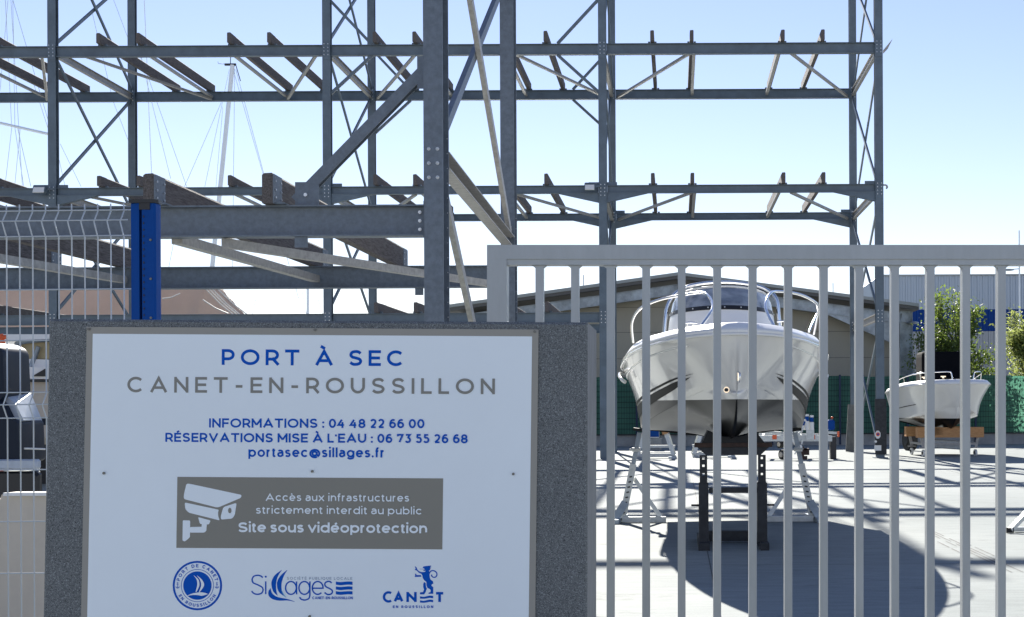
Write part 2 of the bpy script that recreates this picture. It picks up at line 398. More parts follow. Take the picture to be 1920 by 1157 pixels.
# bunks, in-plane struts and diagonals
OFF = (1.40, 2.50, 5.03, 6.14)
def bunk(x, z, name="timber_bunk", y0=YF-.34, y1=YR+.30, w_=.105, h=.28):
    m = MB(); n_ = 6
    j = random.uniform(-.02, .02)
    m.extr((x, y0, z+h/2+.012), (x+j, y1, z+h/2+.012), [(-w_/2, -h/2), (w_/2, -h/2), (w_/2, h/2-.02), (w_/2-.015, h/2), (-w_/2+.012, h/2-.006), (-w_/2, h/2-.03)], (0, 0, 1))
    o = m.build(name, WOODD, rack)
    c = MB()
    for yy in (YF, YR): c.bx(x-.12, x-.058, yy-.05, yy+.05, z+.001, z+.05); c.bx(x+.058, x+.12, yy-.05, yy+.05, z+.001, z+.05)
    c.build("bunk_clip", GALV, o)
for L in (1, 2, 3):
    z = LZ[L]
    for i in range(4):
        for k, o_ in enumerate(OFF):
            if L == 1 and (i == 3 or i == 1 or (i == 0 and k < 3)): continue
            bunk(CX[i]+o_, z)
        if L == 1: continue
        x0, x1 = CX[i], CX[i+1]; zz = z-LH[L]/2-.02
        a, d = (x0+OFF[1], x0+OFF[2]) 
        for x in (a+.07, d-.07):
            m = MB(); m.bar((x, YF+.09, zz), (x, YR-.09, zz), .09, .07); part(m, "depth_strut", GALVL)
        if i in (0, 1): pairs = ((x0+.85, x0+2.55, 1), (x1-.33, x0+5.0, 1)) if i == 1 else ((x1-.35, x1-2.7, 1), (x0+.35, x0+2.7, 1))
        else: pairs = ((x0+2.45, x0+.2, 1), (x1-2.45, x1-.2, 1))
        for xa, xb, _ in pairs:
            m = MB(); m.bar((xa, YF+.09, zz-.075), (xb, YR-.09, zz-.075), .08, .07); part(m, "diagonal_brace", GALVL)
# knee braces in the stiff bay
for y in (YF, YR):
    for xc, s_ in ((CX[2], 1), (CX[3], -1)):
        for L in (3,):
            z = LZ[L]
            for za, zb in ((z+.02, z+1.25), (z-.3, z-1.35)):
                m = MB(); m.bar((xc+s_*1.25, y, za), (xc+s_*.1, y, zb), .08, .08, (0, 1, 0)); part(m, "knee_brace", GALV)
        
# floodlights and small fittings on the rack
def flood(px, py, wpx, hpx, Y):
    c = at_y(px, py, Y); k = Y/F
    m = MB(); m.box(c, (wpx*k, .16, hpx*k), 0, Matrix.Rotation(R(-22), 3, 'X'), .02)
    o = m.build("floodlight", GALV, rack)
    g_ = MB(); g_.box(c + Vector((0, -.088, -.03)), (wpx*k*.86, .02, hpx*k*.78), 0, Matrix.Rotation(R(-22), 3, 'X')); g_.build("lens", LAMPG, o)
    b_ = MB(); b_.bar(c + Vector((0, .08, 0)), Vector((c.x + (.3 if px < 500 else .32), YF-.11, c.z+.05)), .05, .05); b_.build("bracket", GALV, o)
flood(1106, 350, 20, 13, YF-.35); flood(75, 355, 24, 14, YF-.35)
m = MB(); p = at_y(1656, 94, YF); m.add([p, p+Vector((.27, .0, .32)), p+Vector((.13, 0, .04)), p+Vector((0, 0, -.1)), p+Vector((0, .03, 0)), p+Vector((.27, .03, .32)), p+Vector((.13, .03, .04)), p+Vector((0, .03, -.1))], [[0,3,2,1],[4,5,6,7],[0,1,5,4],[1,2,6,5],[2,3,7,6],[3,0,4,7]]); part(m, "gusset_fin", GALVL)
m = MB(); p = at_y(1655, 347, YF); m.bar(p, p+Vector((.1, 0, 0)), .04, .04); m.tube([p+Vector((.1, 0, 0)), p+Vector((.13, 0, -.06)), p+Vector((.1, 0, -.1))], .03, 6); part(m, "cable_hook", GALVL)
# lower bay: bumper and signs on the end column
m = MB(); p = at_y(1645, 850, YF); m.bx(CX[-1]-.16, CX[-1]+.16, YF-.145, YF-.13, .1, 1.65); part(m, "column_guard", STANDD)
s_ = MB(); c = at_y(1646, 815, YF-.16); s_.extr(c, c+Vector((0, .008, 0)), [(.09*math.cos(a_*math.pi/4+.39)*.9, .12*math.sin(a_*math.pi/4+.39)) for a_ in range(8)], (0, 0, 1)); o_ = part(s_, "crest_plate", WHITEP)
s_ = MB(); s_.disc(c+Vector((0, -.006, .01)), .055, (0, 1, 0), .006, 12); s_.build("crest_shield", ORANGE, o_)
s_ = MB(); s_.disc(c+Vector((0, -.012, .01)), .028, (0, 1, 0), .006, 12); s_.build("crest_centre", BLUEP, o_)
c = at_y(1646, 840, YF-.16); s_ = MB(); s_.bx(c.x-.095, c.x+.095, c.y, c.y+.006, c.z-.075, c.z+.075); part(s_, "number_plate", WHITEP)
c = at_y(1642, 828, YF-.16); s_ = MB(); s_.disc(c, .035, (0, 1, 0), .01, 12); part(s_, "round_badge", WHITEP)

# ------------------------------------------------------------------ near rack
NF, NR = 13.1, 18.75; NX = -2.23
NCX = [NX-15.36, NX-7.68, NX]
near = thing("boat_rack", "near galvanised steel boat rack with thick brown timber bunks rising behind the sign pillar", "boat rack", (NX, NF, 0))
for x in NCX:
    for y in (NF, NR):
        m = MB(); m.ibeam((x, y, .02), (x, y, 8.4), .178, .34, (0, 1, 0), .018, .012); m.bx(x-.2, x+.2, y-.25, y+.25, 0, .025)
        if y == NF:
            m.bx(x-.089, x-.087, y-.17, y+.17, 3.05, 3.4); 
        cl = part(m, "column", GALVN, near)
        mb = MB()
        for i in range(3):
            for sx in (-.04, .04):
                c = Vector((x+sx, y-.176, 1.5 + (762-(285.5+26.3*i))/201.5))
                mb.disc(c, .017, (0, 1, 0), .014, 6); mb.sphere(c+Vector((0, -.008, 0)), .0125, 5)
        for i in range(14):
            mb.disc((x+.089-.012, y+.151, 2.2+.14*i), .006, (0, 1, 0), .004, 6)
        mb.build("bolts", BOLT, cl)
ZB = 3.37; HB = .29
for i in range(2):
    for y in (NF, NR):
        xa, xb = NCX[i]+.092, NCX[i+1]-.092
        m = MB(); m.ibeam((xa, y, ZB-HB/2), (xb, y, ZB-HB/2), .17, HB, (0, 0, 1), .014, .01)
        m.bx(xb-.014, xb, y-.1, y+.1, ZB-HB-.02, ZB+.03)
        m.bx(xb-.11, xb-.014, y-.018, y-.007, ZB-HB+.02, ZB-.02)
        bm_ = part(m, "beam", GALVN, near)
        mb = MB()
        for k in range(3): mb.disc((xb-.06, y-.022, ZB-.065-.08*k), .017, (0, 1, 0), .02, 6); mb.disc((xb-.06, y-.034, ZB-.065-.08*k), .009, (0, 1, 0), .02, 6)
        mb.build("bolts", BOLT, bm_)
        m = MB(); m.ibeam((xa, y, 7.4), (xb, y, 7.4), .17, HB, (0, 0, 1), .014, .01); part(m, "beam", GALVN, near)
# rear row continues one short bay to the right up to the gate post
m = MB(); m.ibeam((NX+.092, NR, ZB-HB/2), (NX+.40, NR, ZB-HB/2), .17, HB, (0, 0, 1), .014, .01)
for i in range(2):
    x1 = NCX[i+1]; x0 = NCX[i]
    for o_ in (1.52, 2.61, 5.18, 6.27):
        x = x1-o_
        m = MB(); w2_, h2 = .052, .14
        m.extr((x, 12.92, ZB+h2+.004), (x+.01, 19.32, ZB+h2+.004), [(-w2_, -h2), (w2_, -h2), (w2_, h2-.02), (w2_-.012, h2), (-w2_+.02, h2-.004), (-w2_, h2-.02)], (0, 0, 1))
        o = m.build("timber_bunk", WOODD, near)
        pl = MB(); pl.bx(x+.0535, x+.066, 12.90, 13.16, ZB+.002, ZB+.27); pl.bx(x+.066, x+.15, 12.94, 13.16, ZB+.002, ZB+.014); pl.build("bunk_bracket", GALVN, o)
        pl = MB(); pl.bx(x+.0535, x+.066, 19.0, 19.30, ZB+.002, ZB+.27); pl.build("bunk_bracket", GALVN, o)
        bb = MB()
        for yy in (12.94, 13.12, 19.04, 19.24):
            for zz in (.06, .13, .21): bb.disc((x+.07, yy, ZB+zz), .010, (1, 0, 0), .012, 6)
        bb.build("bracket_bolts", BOLT, o)
    for xs, xe in ((x1-2.45, x1-2.55), (x1-5.1, x1-5.1)):
        m = MB(); m.bar((xs, NF+.09, ZB-HB+.0), (xe, NR-.09, ZB-HB+.12), .10, .09); part(m, "depth_strut", GALVL, near)
    for xs, xe in ((x1-1.72, x1-.15), (x0+1.72, x0+.15)):
        m = MB(); m.bar((xs-.25, NF+.0, ZB-HB-.05), (xe, NR-.2, ZB-HB+.02), .08, .085); part(m, "diagonal_brace", GALVL, near)
    for px_ in (565,):
        m = MB(); c = at_y(px_, 456, NF-.05); m.bx(c.x-.06, c.x+.06, NF-.06, NF-.045, ZB-HB-.10, ZB-HB-.002)
        if i == 1: part(m, "hanger_plate", GALVN, near)
for pyc in (547,):
    m = MB(); c = at_y(786, pyc, NR-.05); m.bx(c.x-.055, c.x+.055, NR-.05, NR-.04, ZB-HB-.10, ZB-HB-.002); part(m, "hanger_plate", GALVN, near)
for x in (NX,):
    m = MB(); m.bar((x-.03, NF+.2, 3.95), (x-.03, NR-.2, 7.1), .055, .11, (0, 1, 0)); part(m, "cross_brace", GALVN, near)
    m = MB(); m.bar((x+.03, NR-.2, 3.78), (x+.03, NF+.2, 6.95), .055, .11, (0, 1, 0)); part(m, "cross_brace", GALVL, near)
    m = MB(); m.channel((x+.03, NF+.17, 3.82), (x+.03, NR-.17, 3.66), .13, .16, .012, (0, 0, 1), 0, 1); part(m, "depth_tie", GALVL, near)
    m = MB(); m.bar((x+.03, NF+.2, 3.55), (x+.03, NR-.4, -.0+.4), .055, .11, (0, 1, 0)); part(m, "cross_brace", GALVL, near)
# big diagonal in the front plane
a = at_y(556, 378, NF+.02); c = at_y(797, 132, NF+.02)
m = MB(); m.channel(a, c, .10, .10, .012, (0, -1, 0), 0, 1); part(m, "diagonal_brace", GALVN, near)
m = MB(); m.bx(NX-.17, NX-.091, NF-.03, NF-.018, c.z-.18, c.z+.12); part(m, "gusset_plate", GALVN, near)
m = MB(); m.bx(a.x+.0, a.x+.22, NF-.03, NF-.018, ZB+.002, ZB+.22)
p_ = part(m, "gusset_plate", GALVN, near)
mb = MB(); mb.disc((a.x+.1, NF-.04, ZB+.1), .018, (0, 1, 0), .02, 6); mb.build("bolts", BOLT, p_)
# ------------------------------------------------------------------ low wall + green fence behind
YW = 52.0
m = MB(); m.bx(-34, 26, YW+.05, YW+.35, 0, .42); o = m.build("low_wall", CONC); tag(o, "low grey concrete wall running along the foot of the green screened fence", "wall")
fence = thing("screened_fence", "mesh fence covered with green windbreak screen on top of the low concrete wall", "fence", (0, YW, .42))
xs = [-34 + 2.5*i for i in range(25)]
rows = []
for k in range(9):
    z = .44 + 2.1*k/8
    rows.append([Vector((-34 + 60*j/150, YW + .012*math.sin(j*1.7+k*.8) + .01*math.sin(j*.43), z + (0 if k < 8 else .02*math.sin(j*.9)))) for j in range(151)])
m = MB(); m.grid(rows); m.build("green_screen", GREEN, fence)
m = MB()
for x in xs: m.bx(x-.035, x+.035, YW+.02, YW+.1, .3, 2.6)
for i_, x in enumerate(xs):
    m = MB(); m.bx(x-.035, x+.035, YW-.09, YW-.02, .02, 2.6); m.build("post", BLUED, fence)
m = MB()
for k in range(12): m.bx(-34, 26, YW-.016, YW-.008, .46+.19*k, .466+.19*k)
m.build("mesh_wires", mat("dark_green_wire", (.01, .04, .03), .5), fence)
m = MB(); m.bx(-34, 26, YW-.05, YW+.01, .40, .44); m.build("bottom_rail", STANDD, fence)

# ------------------------------------------------------------------ warehouse with pitched roof
YB = 58.0; WX = 9.35; ZE = 5.62; ZA = 6.95; cx = 0.1
wh = thing("warehouse", "cream panelled warehouse with low pitched roof and galvanised end frame, behind the large white boat", "warehouse", (cx, YB, 0))
def roof_pt(x, dz=0): return ZA - abs(x-cx)*(ZA-ZE)/(WX+.45) + dz
m = MB(); m.add([(cx-WX+.2, YB+.9, 0), (cx+WX-.5, YB+.9, 0), (cx+WX-.5, YB+.9, ZE-.3), (cx, YB+.9, ZA-.4), (cx-WX+.2, YB+.9, ZE-.3)], [[0, 1, 2, 3, 4]])
m.add([(cx+WX-.5, YB+.9, 0), (cx+WX-.5, YB+26, 0), (cx+WX-.5, YB+26, ZE-.3), (cx+WX-.5, YB+.9, ZE-.3)], [[0, 1, 2, 3]])
m.add([(cx-WX+.2, YB+26, 0), (cx-WX+.2, YB+.9, 0), (cx-WX+.2, YB+.9, ZE-.3), (cx-WX+.2, YB+26, ZE-.3)], [[0, 1, 2, 3]])
wl = m.build("wall", CREAM, wh)
jm = MB()
for z in (1.25, 2.35, 3.45, 4.55, 5.6):
    jm.bx(cx-WX+.25, cx+WX-.52, YB+.892, YB+.898, z, z+.018)
jm.build("panel_joints", SOFF, wl)
rm = MB()
for s_ in (-1, 1):
    x1 = cx+s_*(WX+.45)
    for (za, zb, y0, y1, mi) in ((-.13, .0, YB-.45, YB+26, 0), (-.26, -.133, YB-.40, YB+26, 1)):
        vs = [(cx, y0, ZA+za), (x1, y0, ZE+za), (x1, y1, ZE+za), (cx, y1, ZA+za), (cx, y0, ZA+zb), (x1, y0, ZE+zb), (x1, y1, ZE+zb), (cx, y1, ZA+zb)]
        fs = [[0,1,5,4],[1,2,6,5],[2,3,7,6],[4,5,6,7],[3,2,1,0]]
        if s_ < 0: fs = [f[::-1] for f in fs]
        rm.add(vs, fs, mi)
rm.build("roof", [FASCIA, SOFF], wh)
for s_ in (-1, 1):
    f = MB(); f.ibeam((cx+s_*.02, YB+.1, ZA-.66), (cx+s_*(WX-.2), YB+.1, ZE-.58), .2, .42, (0, 0, 1), .02, .014)
    # haunch towards the corner column
    xa = cx+s_*(WX-3.4); xb = cx+s_*(WX-.28)
    za = roof_pt(xa)-.86; zb = roof_pt(xb)-.84
    p = [(xa, za), (xb, zb), (xb, zb-1.0)]
    vs = [(a, YB+.1+q, c) for q in (-.05, .05) for a, c in p]
    fs = [[0,1,2],[5,4,3],[0,3,4,1],[1,4,5,2],[2,5,3,0]]
    f.add(vs, fs); f.build("rafter", GALVW, wh)
    c = MB(); c.ibeam((cx+s_*WX, YB+.1, 0), (cx+s_*WX, YB+.1, ZE-.28), .22, .52, (1, 0, 0), .02, .014); c.build("corner_column", GALVW, wh)
f = MB(); f.bx(cx-.07, cx+.07, YB-.08, YB-.0, ZA-.95, ZA-.27); f.build("apex_plate", STANDD, wh)
for px_, py_ in ((1094, 531), (1562, 546)):
    c = at_y(px_, py_, YB+2); f = MB(); f.tube([c+Vector((0, 0, -.4)), c+Vector((0, 0, .35))], .02, 5); f.build("aerial", GALVW, wh)
c = at_y(1711, 605, YB-.1); f = MB(); f.sphere(c, .27, 8, 0, (1, .6, .22)); f.box(c+Vector((-.28, .1, .05)), (.3, .06, .06)); tag(f.build("wall_lamp", GALVW), "small pale disc shaped lamp on a bracket at the corner of the warehouse", "lamp")
# dark clutter leaning on rear right column base: a plank
a = at_y(1598, 842, 44.7); m = MB(); m.box((a.x-.05, 44.6, .75), (.26, .05, 1.5), 0, Matrix.Rotation(R(-6), 3, 'X') @ Matrix.Rotation(R(4), 3, 'Y')); tag(m.build("leaning_board", mat("grey_board", (.13, .135, .13), .8, 0, noise=.2, nscale=5)), "grey weathered board leaning on the foot of the rear right rack column", "board")

# ------------------------------------------------------------------ blue banded industrial building
YI = 92.0; k = YI/F
z_t = 1.5+(760-523+3)*k; z_b1 = 1.5+(760-586+3)*k; z_b0 = 1.5+(760-627+3)*k
ib = thing("industrial_building", "pale corrugated metal building with a wide dark blue band, behind the trees", "building", (30, YI, 0))
def corr(x0, x1, z0, z1, y, mat_, nm, depth=.07, pitch=.36):
    m = MB(); n_ = int((x1-x0)/pitch)
    xs_ = []
    for i in range(n_):
        a = x0+i*pitch
        xs_ += [(a, 0), (a+pitch*.5, 0), (a+pitch*.62, -depth), (a+pitch*.88, -depth)]
    m.grid([[Vector((x, y+d, z0)) for x, d in xs_], [Vector((x, y+d, z1)) for x, d in xs_]], 0, False)
    return m.build(nm, mat_, ib)
X0i, X1i = 13.3, 60.0
corr(X0i, X1i, 0, z_b0, YI, CORRL, "lower_cladding"); corr(X0i, X1i, z_b0+.003, z_b1, YI-.02, CORRB, "blue_band"); corr(X0i, X1i, z_b1+.003, z_t, YI, CORR, "upper_cladding")
m = MB(); m.bx(X0i+.02, X1i, YI+.1, YI+30, 0, z_t-.02); m.build("building_body", CORR, ib)
m = MB(); m.bx(X0i-.05, X1i, YI-.12, YI+.3, z_t, z_t+.1); m.build("parapet_cap", FASCIA, ib)
m = MB(); m.add([(X0i-.1, YI, z_t), (X0i-3.2, YI+4, z_t-2.2), (X0i-3.2, YI+30, z_t-2.2), (X0i-.1, YI+30, z_t), (X0i-3.2, YI+4, 0), (X0i-.1, YI, 0)], [[0,1,2,3],[0,5,4,1]]); m.build("side_roof", CORR, ib)

# ------------------------------------------------------------------ trees
def tree(base, h, rx, mat_, n_br, n_leaf, label, seed, lsz=.075, lean=0.0, zlo=.25):
    rd = random.Random(seed); t = thing("tree", label, "tree", base, "trees in front of the blue banded building")
    base = Vector(base); tr = MB(); top = base+Vector((lean, 0, h*.75))
    path = [base + (top-base)*q + Vector((.08*math.sin(q*7), .05*math.cos(q*5), 0)) for q in [i/8 for i in range(9)]]
    tr.tube(path, .09, 8, taper=.25)
    tips = []
    for i in range(n_br):
        q = rd.uniform(zlo, 1.0); p = path[min(8, int(q*8))]
        a = rd.uniform(0, 2*math.pi); ln = rx*rd.uniform(.45, 1.0)*(1.15-.55*q)
        e = p + Vector((math.cos(a)*ln, math.sin(a)*ln, rd.uniform(.25, .9)*ln + h*.22*q*rd.uniform(.2, 1.1)))
        mid = p.lerp(e, .5)+Vector((0, 0, -.08*ln))
        tr.tube([p, mid, e], .03, 5, taper=.25); tips += [(mid, .6), (p.lerp(e, .75), .9), (e, 1), (e, 1)]
        for _ in range(3):
            e2 = e.lerp(mid, rd.random()*.6)+Vector((rd.gauss(0, .28), rd.gauss(0, .28), rd.gauss(.08, .25)))
            tr.tube([mid.lerp(e, .5), e2], .012, 4, taper=.3); tips.append((e2, 1))
    tr.build("trunk", BARK, t)
    lf = MB()
    for i in range(n_leaf):
        c, wt = rd.choice(tips); sg = .17
        p = c + Vector((rd.gauss(0, sg), rd.gauss(0, sg), rd.gauss(0, sg)))
        n1 = Vector((rd.gauss(0, 1), rd.gauss(0, 1), rd.gauss(0, 1))).normalized(); a = n1.orthogonal().normalized(); b_ = n1.cross(a)
        r_ = rd.uniform(0, 6.28); a, b_ = a*math.cos(r_)+b_*math.sin(r_), b_*math.cos(r_)-a*math.sin(r_)
        s_ = lsz*rd.uniform(.6, 1.35)
        lf.add([p-a*s_, p+b_*s_*.5+n1*s_*.12, p+a*s_, p-b_*s_*.5+n1*s_*.12], [[0, 1, 2], [0, 2, 3]])
    lf.build("crown", mat_, t)
b0 = at_y(1795, 830, 55); b0.z = 0
tree(b0, 5.7, 1.5, LEAF, 54, 12000, "bushy green tree behind the small boat, sunlit at its top", 3, .07)
b0 = at_y(1938, 830, 54.2); b0.z = 0
tree(b0, 5.0, 1.5, LEAFY, 40, 9500, "yellow green sunlit tree at the right edge of the photo", 5, .07)
b0 = at_y(1745, 830, 55.5); b0.z = 0
tree(b0, 5.2, .95, LEAF, 12, 1300, "thin sparse green tree left of the bushy tree", 9, .065)

# ------------------------------------------------------------------ street lamp
a = at_y(1911, 432, 72)
lp = thing("street_lamp", "slender pale street lamp with a flat side arm at the far right above the building", "street lamp", (a.x, 72, 0))
m = MB(); m.tube([(a.x, 72, 0), (a.x, 72, a.z)], .065, 8, taper=.5); m.build("pole", MASTW, lp)
c = at_y(1911, 504, 72); e = at_y(1890, 506, 72)
m = MB(); m.tube([c, e], .03, 6); m.build("arm", MASTW, lp); m = MB(); m.sphere(e, .32, 6, 0, (1, .5, .18)); m.build("lamp_head", GALVW, lp)

# ------------------------------------------------------------------ sailing boats: masts over the yard
def sailboat(label, mast, stays, Y, x_c, w_=.11, extra=None, hull=True):
    base = at_y(mast[1][0], mast[1][1], Y); top = at_y(mast[0][0], mast[0][1], Y)
    d = (top-base); full = base - d*((base.z-1.6)/d.z)
    t = thing("sailboat", label, "sailing boat", (full.x, Y, 0), "sailing boats laid up behind the racks")
    m = MB(); m.tube([full, top], w_, 8); mo = m.build("mast", MASTW, t)
    m = MB()
    for a, c in stays: m.tube([at_y(a[0], a[1], Y), at_y(c[0], c[1], Y)], .013, 4)
    m.build("rigging", RIG, t)
    if extra: extra(t, Y, mo)
    h = MB(); rows = []
    for i in range(13):
        q = i/12; y = Y-4.5+9*q; b_ = 1.5*math.sin(math.pi*min(1, .08+q*.9))**.7
        rows.append([Vector((full.x+b_*math.cos(math.pi+math.pi*j/10), y, 1.6+1.1*math.sin(math.pi+math.pi*j/10)*(.6 if j in (0, 10) else 1))) for j in range(11)])
    h.grid(rows); h.bx(full.x-.12, full.x+.12, Y-1, Y+1, 0, .8); h.build("hull", GEL, t)
    return t
def mh(t, Y, mo):
    m = MB(); a = at_y(432, 123, Y); m.bx(a.x-.28, a.x+.28, Y-.05, Y+.05, a.z, a.z+.1)
    m.tube([a+Vector((-.28, 0, .08)), a+Vector((-.6, 0, .1)), a+Vector((-.62, 0, .2))], .012, 5)
    m.tube([a+Vector((.28, 0, .0)), at_y(451, 152, Y)], .022, 5); m.tube([a+Vector((0, 0, .05)), a+Vector((.02, 0, .7))], .02, 4); m.build("masthead_fittings", STANDD, mo)
sailboat("sailing boat whose tall pale mast leans slightly left of the centre columns", ((436, 122), (398, 500)), [((415, 192), (346, 350)), ((430, 130), (384, 350)), ((440, 130), (436, 500)), ((442, 130), (520, 420)), ((437, 130), (560, 560)), ((418, 200), (405, 350)), ((346, 350), (308, 545))], 70, 0, .115, mh)
def sp(t, Y, mo):
    m = MB(); m.tube([at_y(-60, 217, Y), at_y(93, 252, Y)], .07, 6); m.build("spreader", MASTW, mo)
sailboat("sailing boat with fine rigging wires and a spreader at the far left", ((-40, -200), (-52, 500)), [((24, 0), (93, 235)), ((15, 0), (0, 170)), ((18, -40), (45, 400)), ((24, 0), (28, 240)), ((28, 240), (52, 400)), ((10, 0), (22, 240)), ((22, 240), (8, 360)), ((38, 240), (28, 345)), ((33, 240), (58, 350)), ((64, 160), (93, 250))], 66, 0, .11, sp)
sailboat("sailing boat whose thin stays slope down between the two left rack columns", ((262, -200), (300, 700)), [((213, 0), (245, 85)), ((172, 20), (212, 190)), ((212, 190), (245, 275)), ((262, 100), (320, 335)), ((262, 100), (350, 350)), ((113, 270), (152, 350)), ((111, 300), (122, 350))], 76, 0, .02)
sailboat("sailing boat with one thin short mast seen low between the middle columns", ((577, 542), (577, 700)), [((566, 545), (577, 600)), ((480, 560), (470, 600)), ((596, 560), (606, 590))], 80, 0, .07)

# ------------------------------------------------------------------ tarpaulin covered boat
YT = 50.0
tb = thing("covered_boat", "large laid up boat under a wrinkled beige pink tarpaulin, behind the left racks", "covered boat", (at_y(300, 600, YT).x, YT, 0))
rd = random.Random(4); rows = []
xl, xr = at_y(-90, 560, YT).x, at_y(395, 540, YT).x
for i in range(11):                      # from the front skirt over the ridge to the back
    v = i/10*2-1; row = []
    for j in range(91):
        q = j/90; x = xl+(xr-xl)*q
        zr = 6.05+.12*q + .03*math.sin(j*.35); drop = abs(v)**1.25*2.5
        y = YT+v*2.3 + .05*math.sin(j*1.1+i)*abs(v)
        row.append(Vector((x, y, zr-drop + .03*math.sin(j*.9+i*.7))))
    for j in range(1, 24):              # fan of pleats falling to the bow
        q = j/23; x = xr+(at_y(480, 596, YT).x-xr)*q
        pl = (.10+.16*abs(v))*math.sin(i*2.9+.6)*q
        zr = 6.17-.35*q - 1.56*q - abs(v)**1.25*(2.5-1.2*q)
        row.append(Vector((x+pl, YT+v*2.3*(1-.65*q), zr+.03*math.sin(j*1.3))))
    rows.append(row)
m = MB(); m.grid(rows); m.build("tarpaulin", TARP, tb)
for px0, py0, px1, py1 in ((386, 542, 440, 592), (398, 542, 452, 592), (409, 543, 468, 593), (392, 542, 447, 592), (380, 562, 428, 588), (304, 560, 338, 550)):
    a = at_y(px0, py0, YT-2.35); c = at_y(px1, py1, YT-2.2); m = MB(); m.tube([a, a.lerp(c, .5)+Vector((0, 0, -.05)), c], .02, 4); m.build("sunlit_streak", WHITEP, tb)  # white tubes stand in for sunlit gaps along the folds
m = MB()
for i in range(2):
    for sx in (-1, 1): m.bx(xl+2+i*4-.1, xl+2+i*4+.1, YT+sx*1.2-.1, YT+sx*1.2+.1, 0, 2.2)
m.build("prop", STANDD, tb)
m = MB(); rows = []
for i in range(9):
    q = i/8; x = xl+ (xr-xl+1.0)*q; b_ = 2.0*(1-q**3*.8)
    rows.append([Vector((x, YT-b_, 3.6)), Vector((x, YT-b_*.9, 2.8)), Vector((x, YT, 2.1)), Vector((x, YT+b_*.9, 2.8)), Vector((x, YT+b_, 3.6))])
m.grid(rows); m.build("hull", GEL, tb)

# ------------------------------------------------------------------ motor cruiser seen at left through the mesh
YM = 27.0
mc = thing("motor_cruiser", "cream and white motor cruiser with tinted cabin windows, behind the mesh fence at far left", "motor boat", (at_y(40, 800, YM).x, YM, 0))
def P_(px, py, dy=0): return at_y(px, py, YM+dy)
def slab(mb, pts, y0, y1, mi=0):
    a = [at_y(x, y, YM) for x, y in pts]; n_ = len(a)
    vs = [Vector((p.x, y0, p.z)) for p in a]+[Vector((p.x, y1, p.z)) for p in a]
    mb.add(vs, [list(range(n_))[::-1], [n_+j for j in range(n_)]]+[[j, (j+1) % n_, n_+(j+1) % n_, n_+j] for j in range(n_)], mi)
m = MB(); slab(m, [(-160, 715), (170, 715), (165, 745), (120, 800), (60, 835), (-160, 835)], YM, YM+2.4); hb = m.build("hull", BEIGE, mc)
m = MB(); slab(m, [(-160, 783), (141, 783), (128, 797), (-160, 797)], YM-.02, YM+.02); m.build("hull_stripe", NAVY, hb)
m = MB(); slab(m, [(-160, 690), (150, 688), (175, 711), (-160, 711)], YM-.1, YM+2.5); slab(m, [(30, 672), (160, 676), (160, 689), (50, 689)], YM+.2, YM+2.2); m.build("deck", DECK, mc)
m = MB(); slab(m, [(-160, 712), (170, 712), (170, 716.5), (-160, 716.5)], YM-.13, YM+2.5); m.build("rub_rail", BLACKP, mc)
m = MB(); slab(m, [(28, 642), (130, 636), (150, 672), (20, 672)], YM+.3, YM+2.1); m.build("cabin_window", mat("cream_window_cover", (.46, .38, .22), .5, 0, noise=.08, nscale=2), mc)
m = MB(); m.tube(catmull([P_(18, 676, .2), P_(30, 650, .2), P_(45, 640, .2), P_(100, 636, .2), P_(150, 640, .2)]), .06, 6); m.tube([P_(58, 688, .2), P_(72, 650, .2)], .05, 5); m.build("window_frame", GALVW, mc)
m = MB(); slab(m, [(-40, 627), (150, 627), (150, 634), (-40, 640)], YM-.05, YM+2.3); m.build("cabin_roof", DECK, mc)
m = MB(); slab(m, [(66, 706), (90, 692), (90, 706)], YM-.14, YM-.1); m.build("hull_port", BLACKP, mc)
m = MB()
for dx in (0, 1.4): m.bx(mc.location.x+dx-.1, mc.location.x+dx+.1, YM+1.0, YM+1.3, 0, 1.0)
m.build("support_stand", STANDD, mc)
# orange float
m = MB(); a = at_y(2, 632, 24); c = at_y(9, 655, 24); m.tube([a+Vector((0, 0, .05)), c], .035, 6); m.tube([a+Vector((-.2, 0, 0)), a+Vector((.1, 0, 0))], .04, 6); m.bx(a.x-.05, a.x+.0, 24, 24.06, 0, a.z)
tag(m.build("orange_pole", ORANGE), "orange post with a short cross piece at the far left edge behind the fence", "marker post")

# ------------------------------------------------------------------ dark moulded engine cowls at left
YE = 8.2
def EP(px, py): return at_y(px, py, YE)
om = thing("outboard_motor", "navy black outboard engine cowl with pale grey shoulder, behind the mesh fence", "outboard motor", (EP(-20, 800).x, YE+.2, 0))
DE = .33
def loft(mb, outline, y0, y1, mi=0):
    a = [at_y(x, y, YE) for x, y in outline]; n_ = len(a); c = sum(a, Vector())/n_; rows = []
    for y, k_ in ((y0, .93), (y0+.012, .965), (y0+.04, .99), (y0+.09, 1.0), (y1-.09, 1.0), (y1-.03, .985), (y1, .95)):
        rows.append([Vector((c.x+(p.x-c.x)*(k_*.5+.5), y, c.z+(p.z-c.z)*(k_*.5+.5))) for p in a])
    mb.grid(rows, mi, True, True); mb.add(rows[0], [list(range(n_))], mi); mb.add(rows[-1], [list(range(n_))[::-1]], mi)
def rnd(pts, r=6):
    out = []; n_ = len(pts)
    for i in range(n_):
        a, b_, c = Vector(pts[i-1]), Vector(pts[i]), Vector(pts[(i+1) % n_])
        r_ = min(r, (a-b_).length*.45, (c-b_).length*.45); p0 = b_+(a-b_).normalized()*r_; p1 = b_+(c-b_).normalized()*r_
        for k_ in range(5):
            t_ = k_/4; q = p0*(1-t_)**2+b_*2*t_*(1-t_)+p1*t_*t_; out.append((q.x, q.y))
    return out
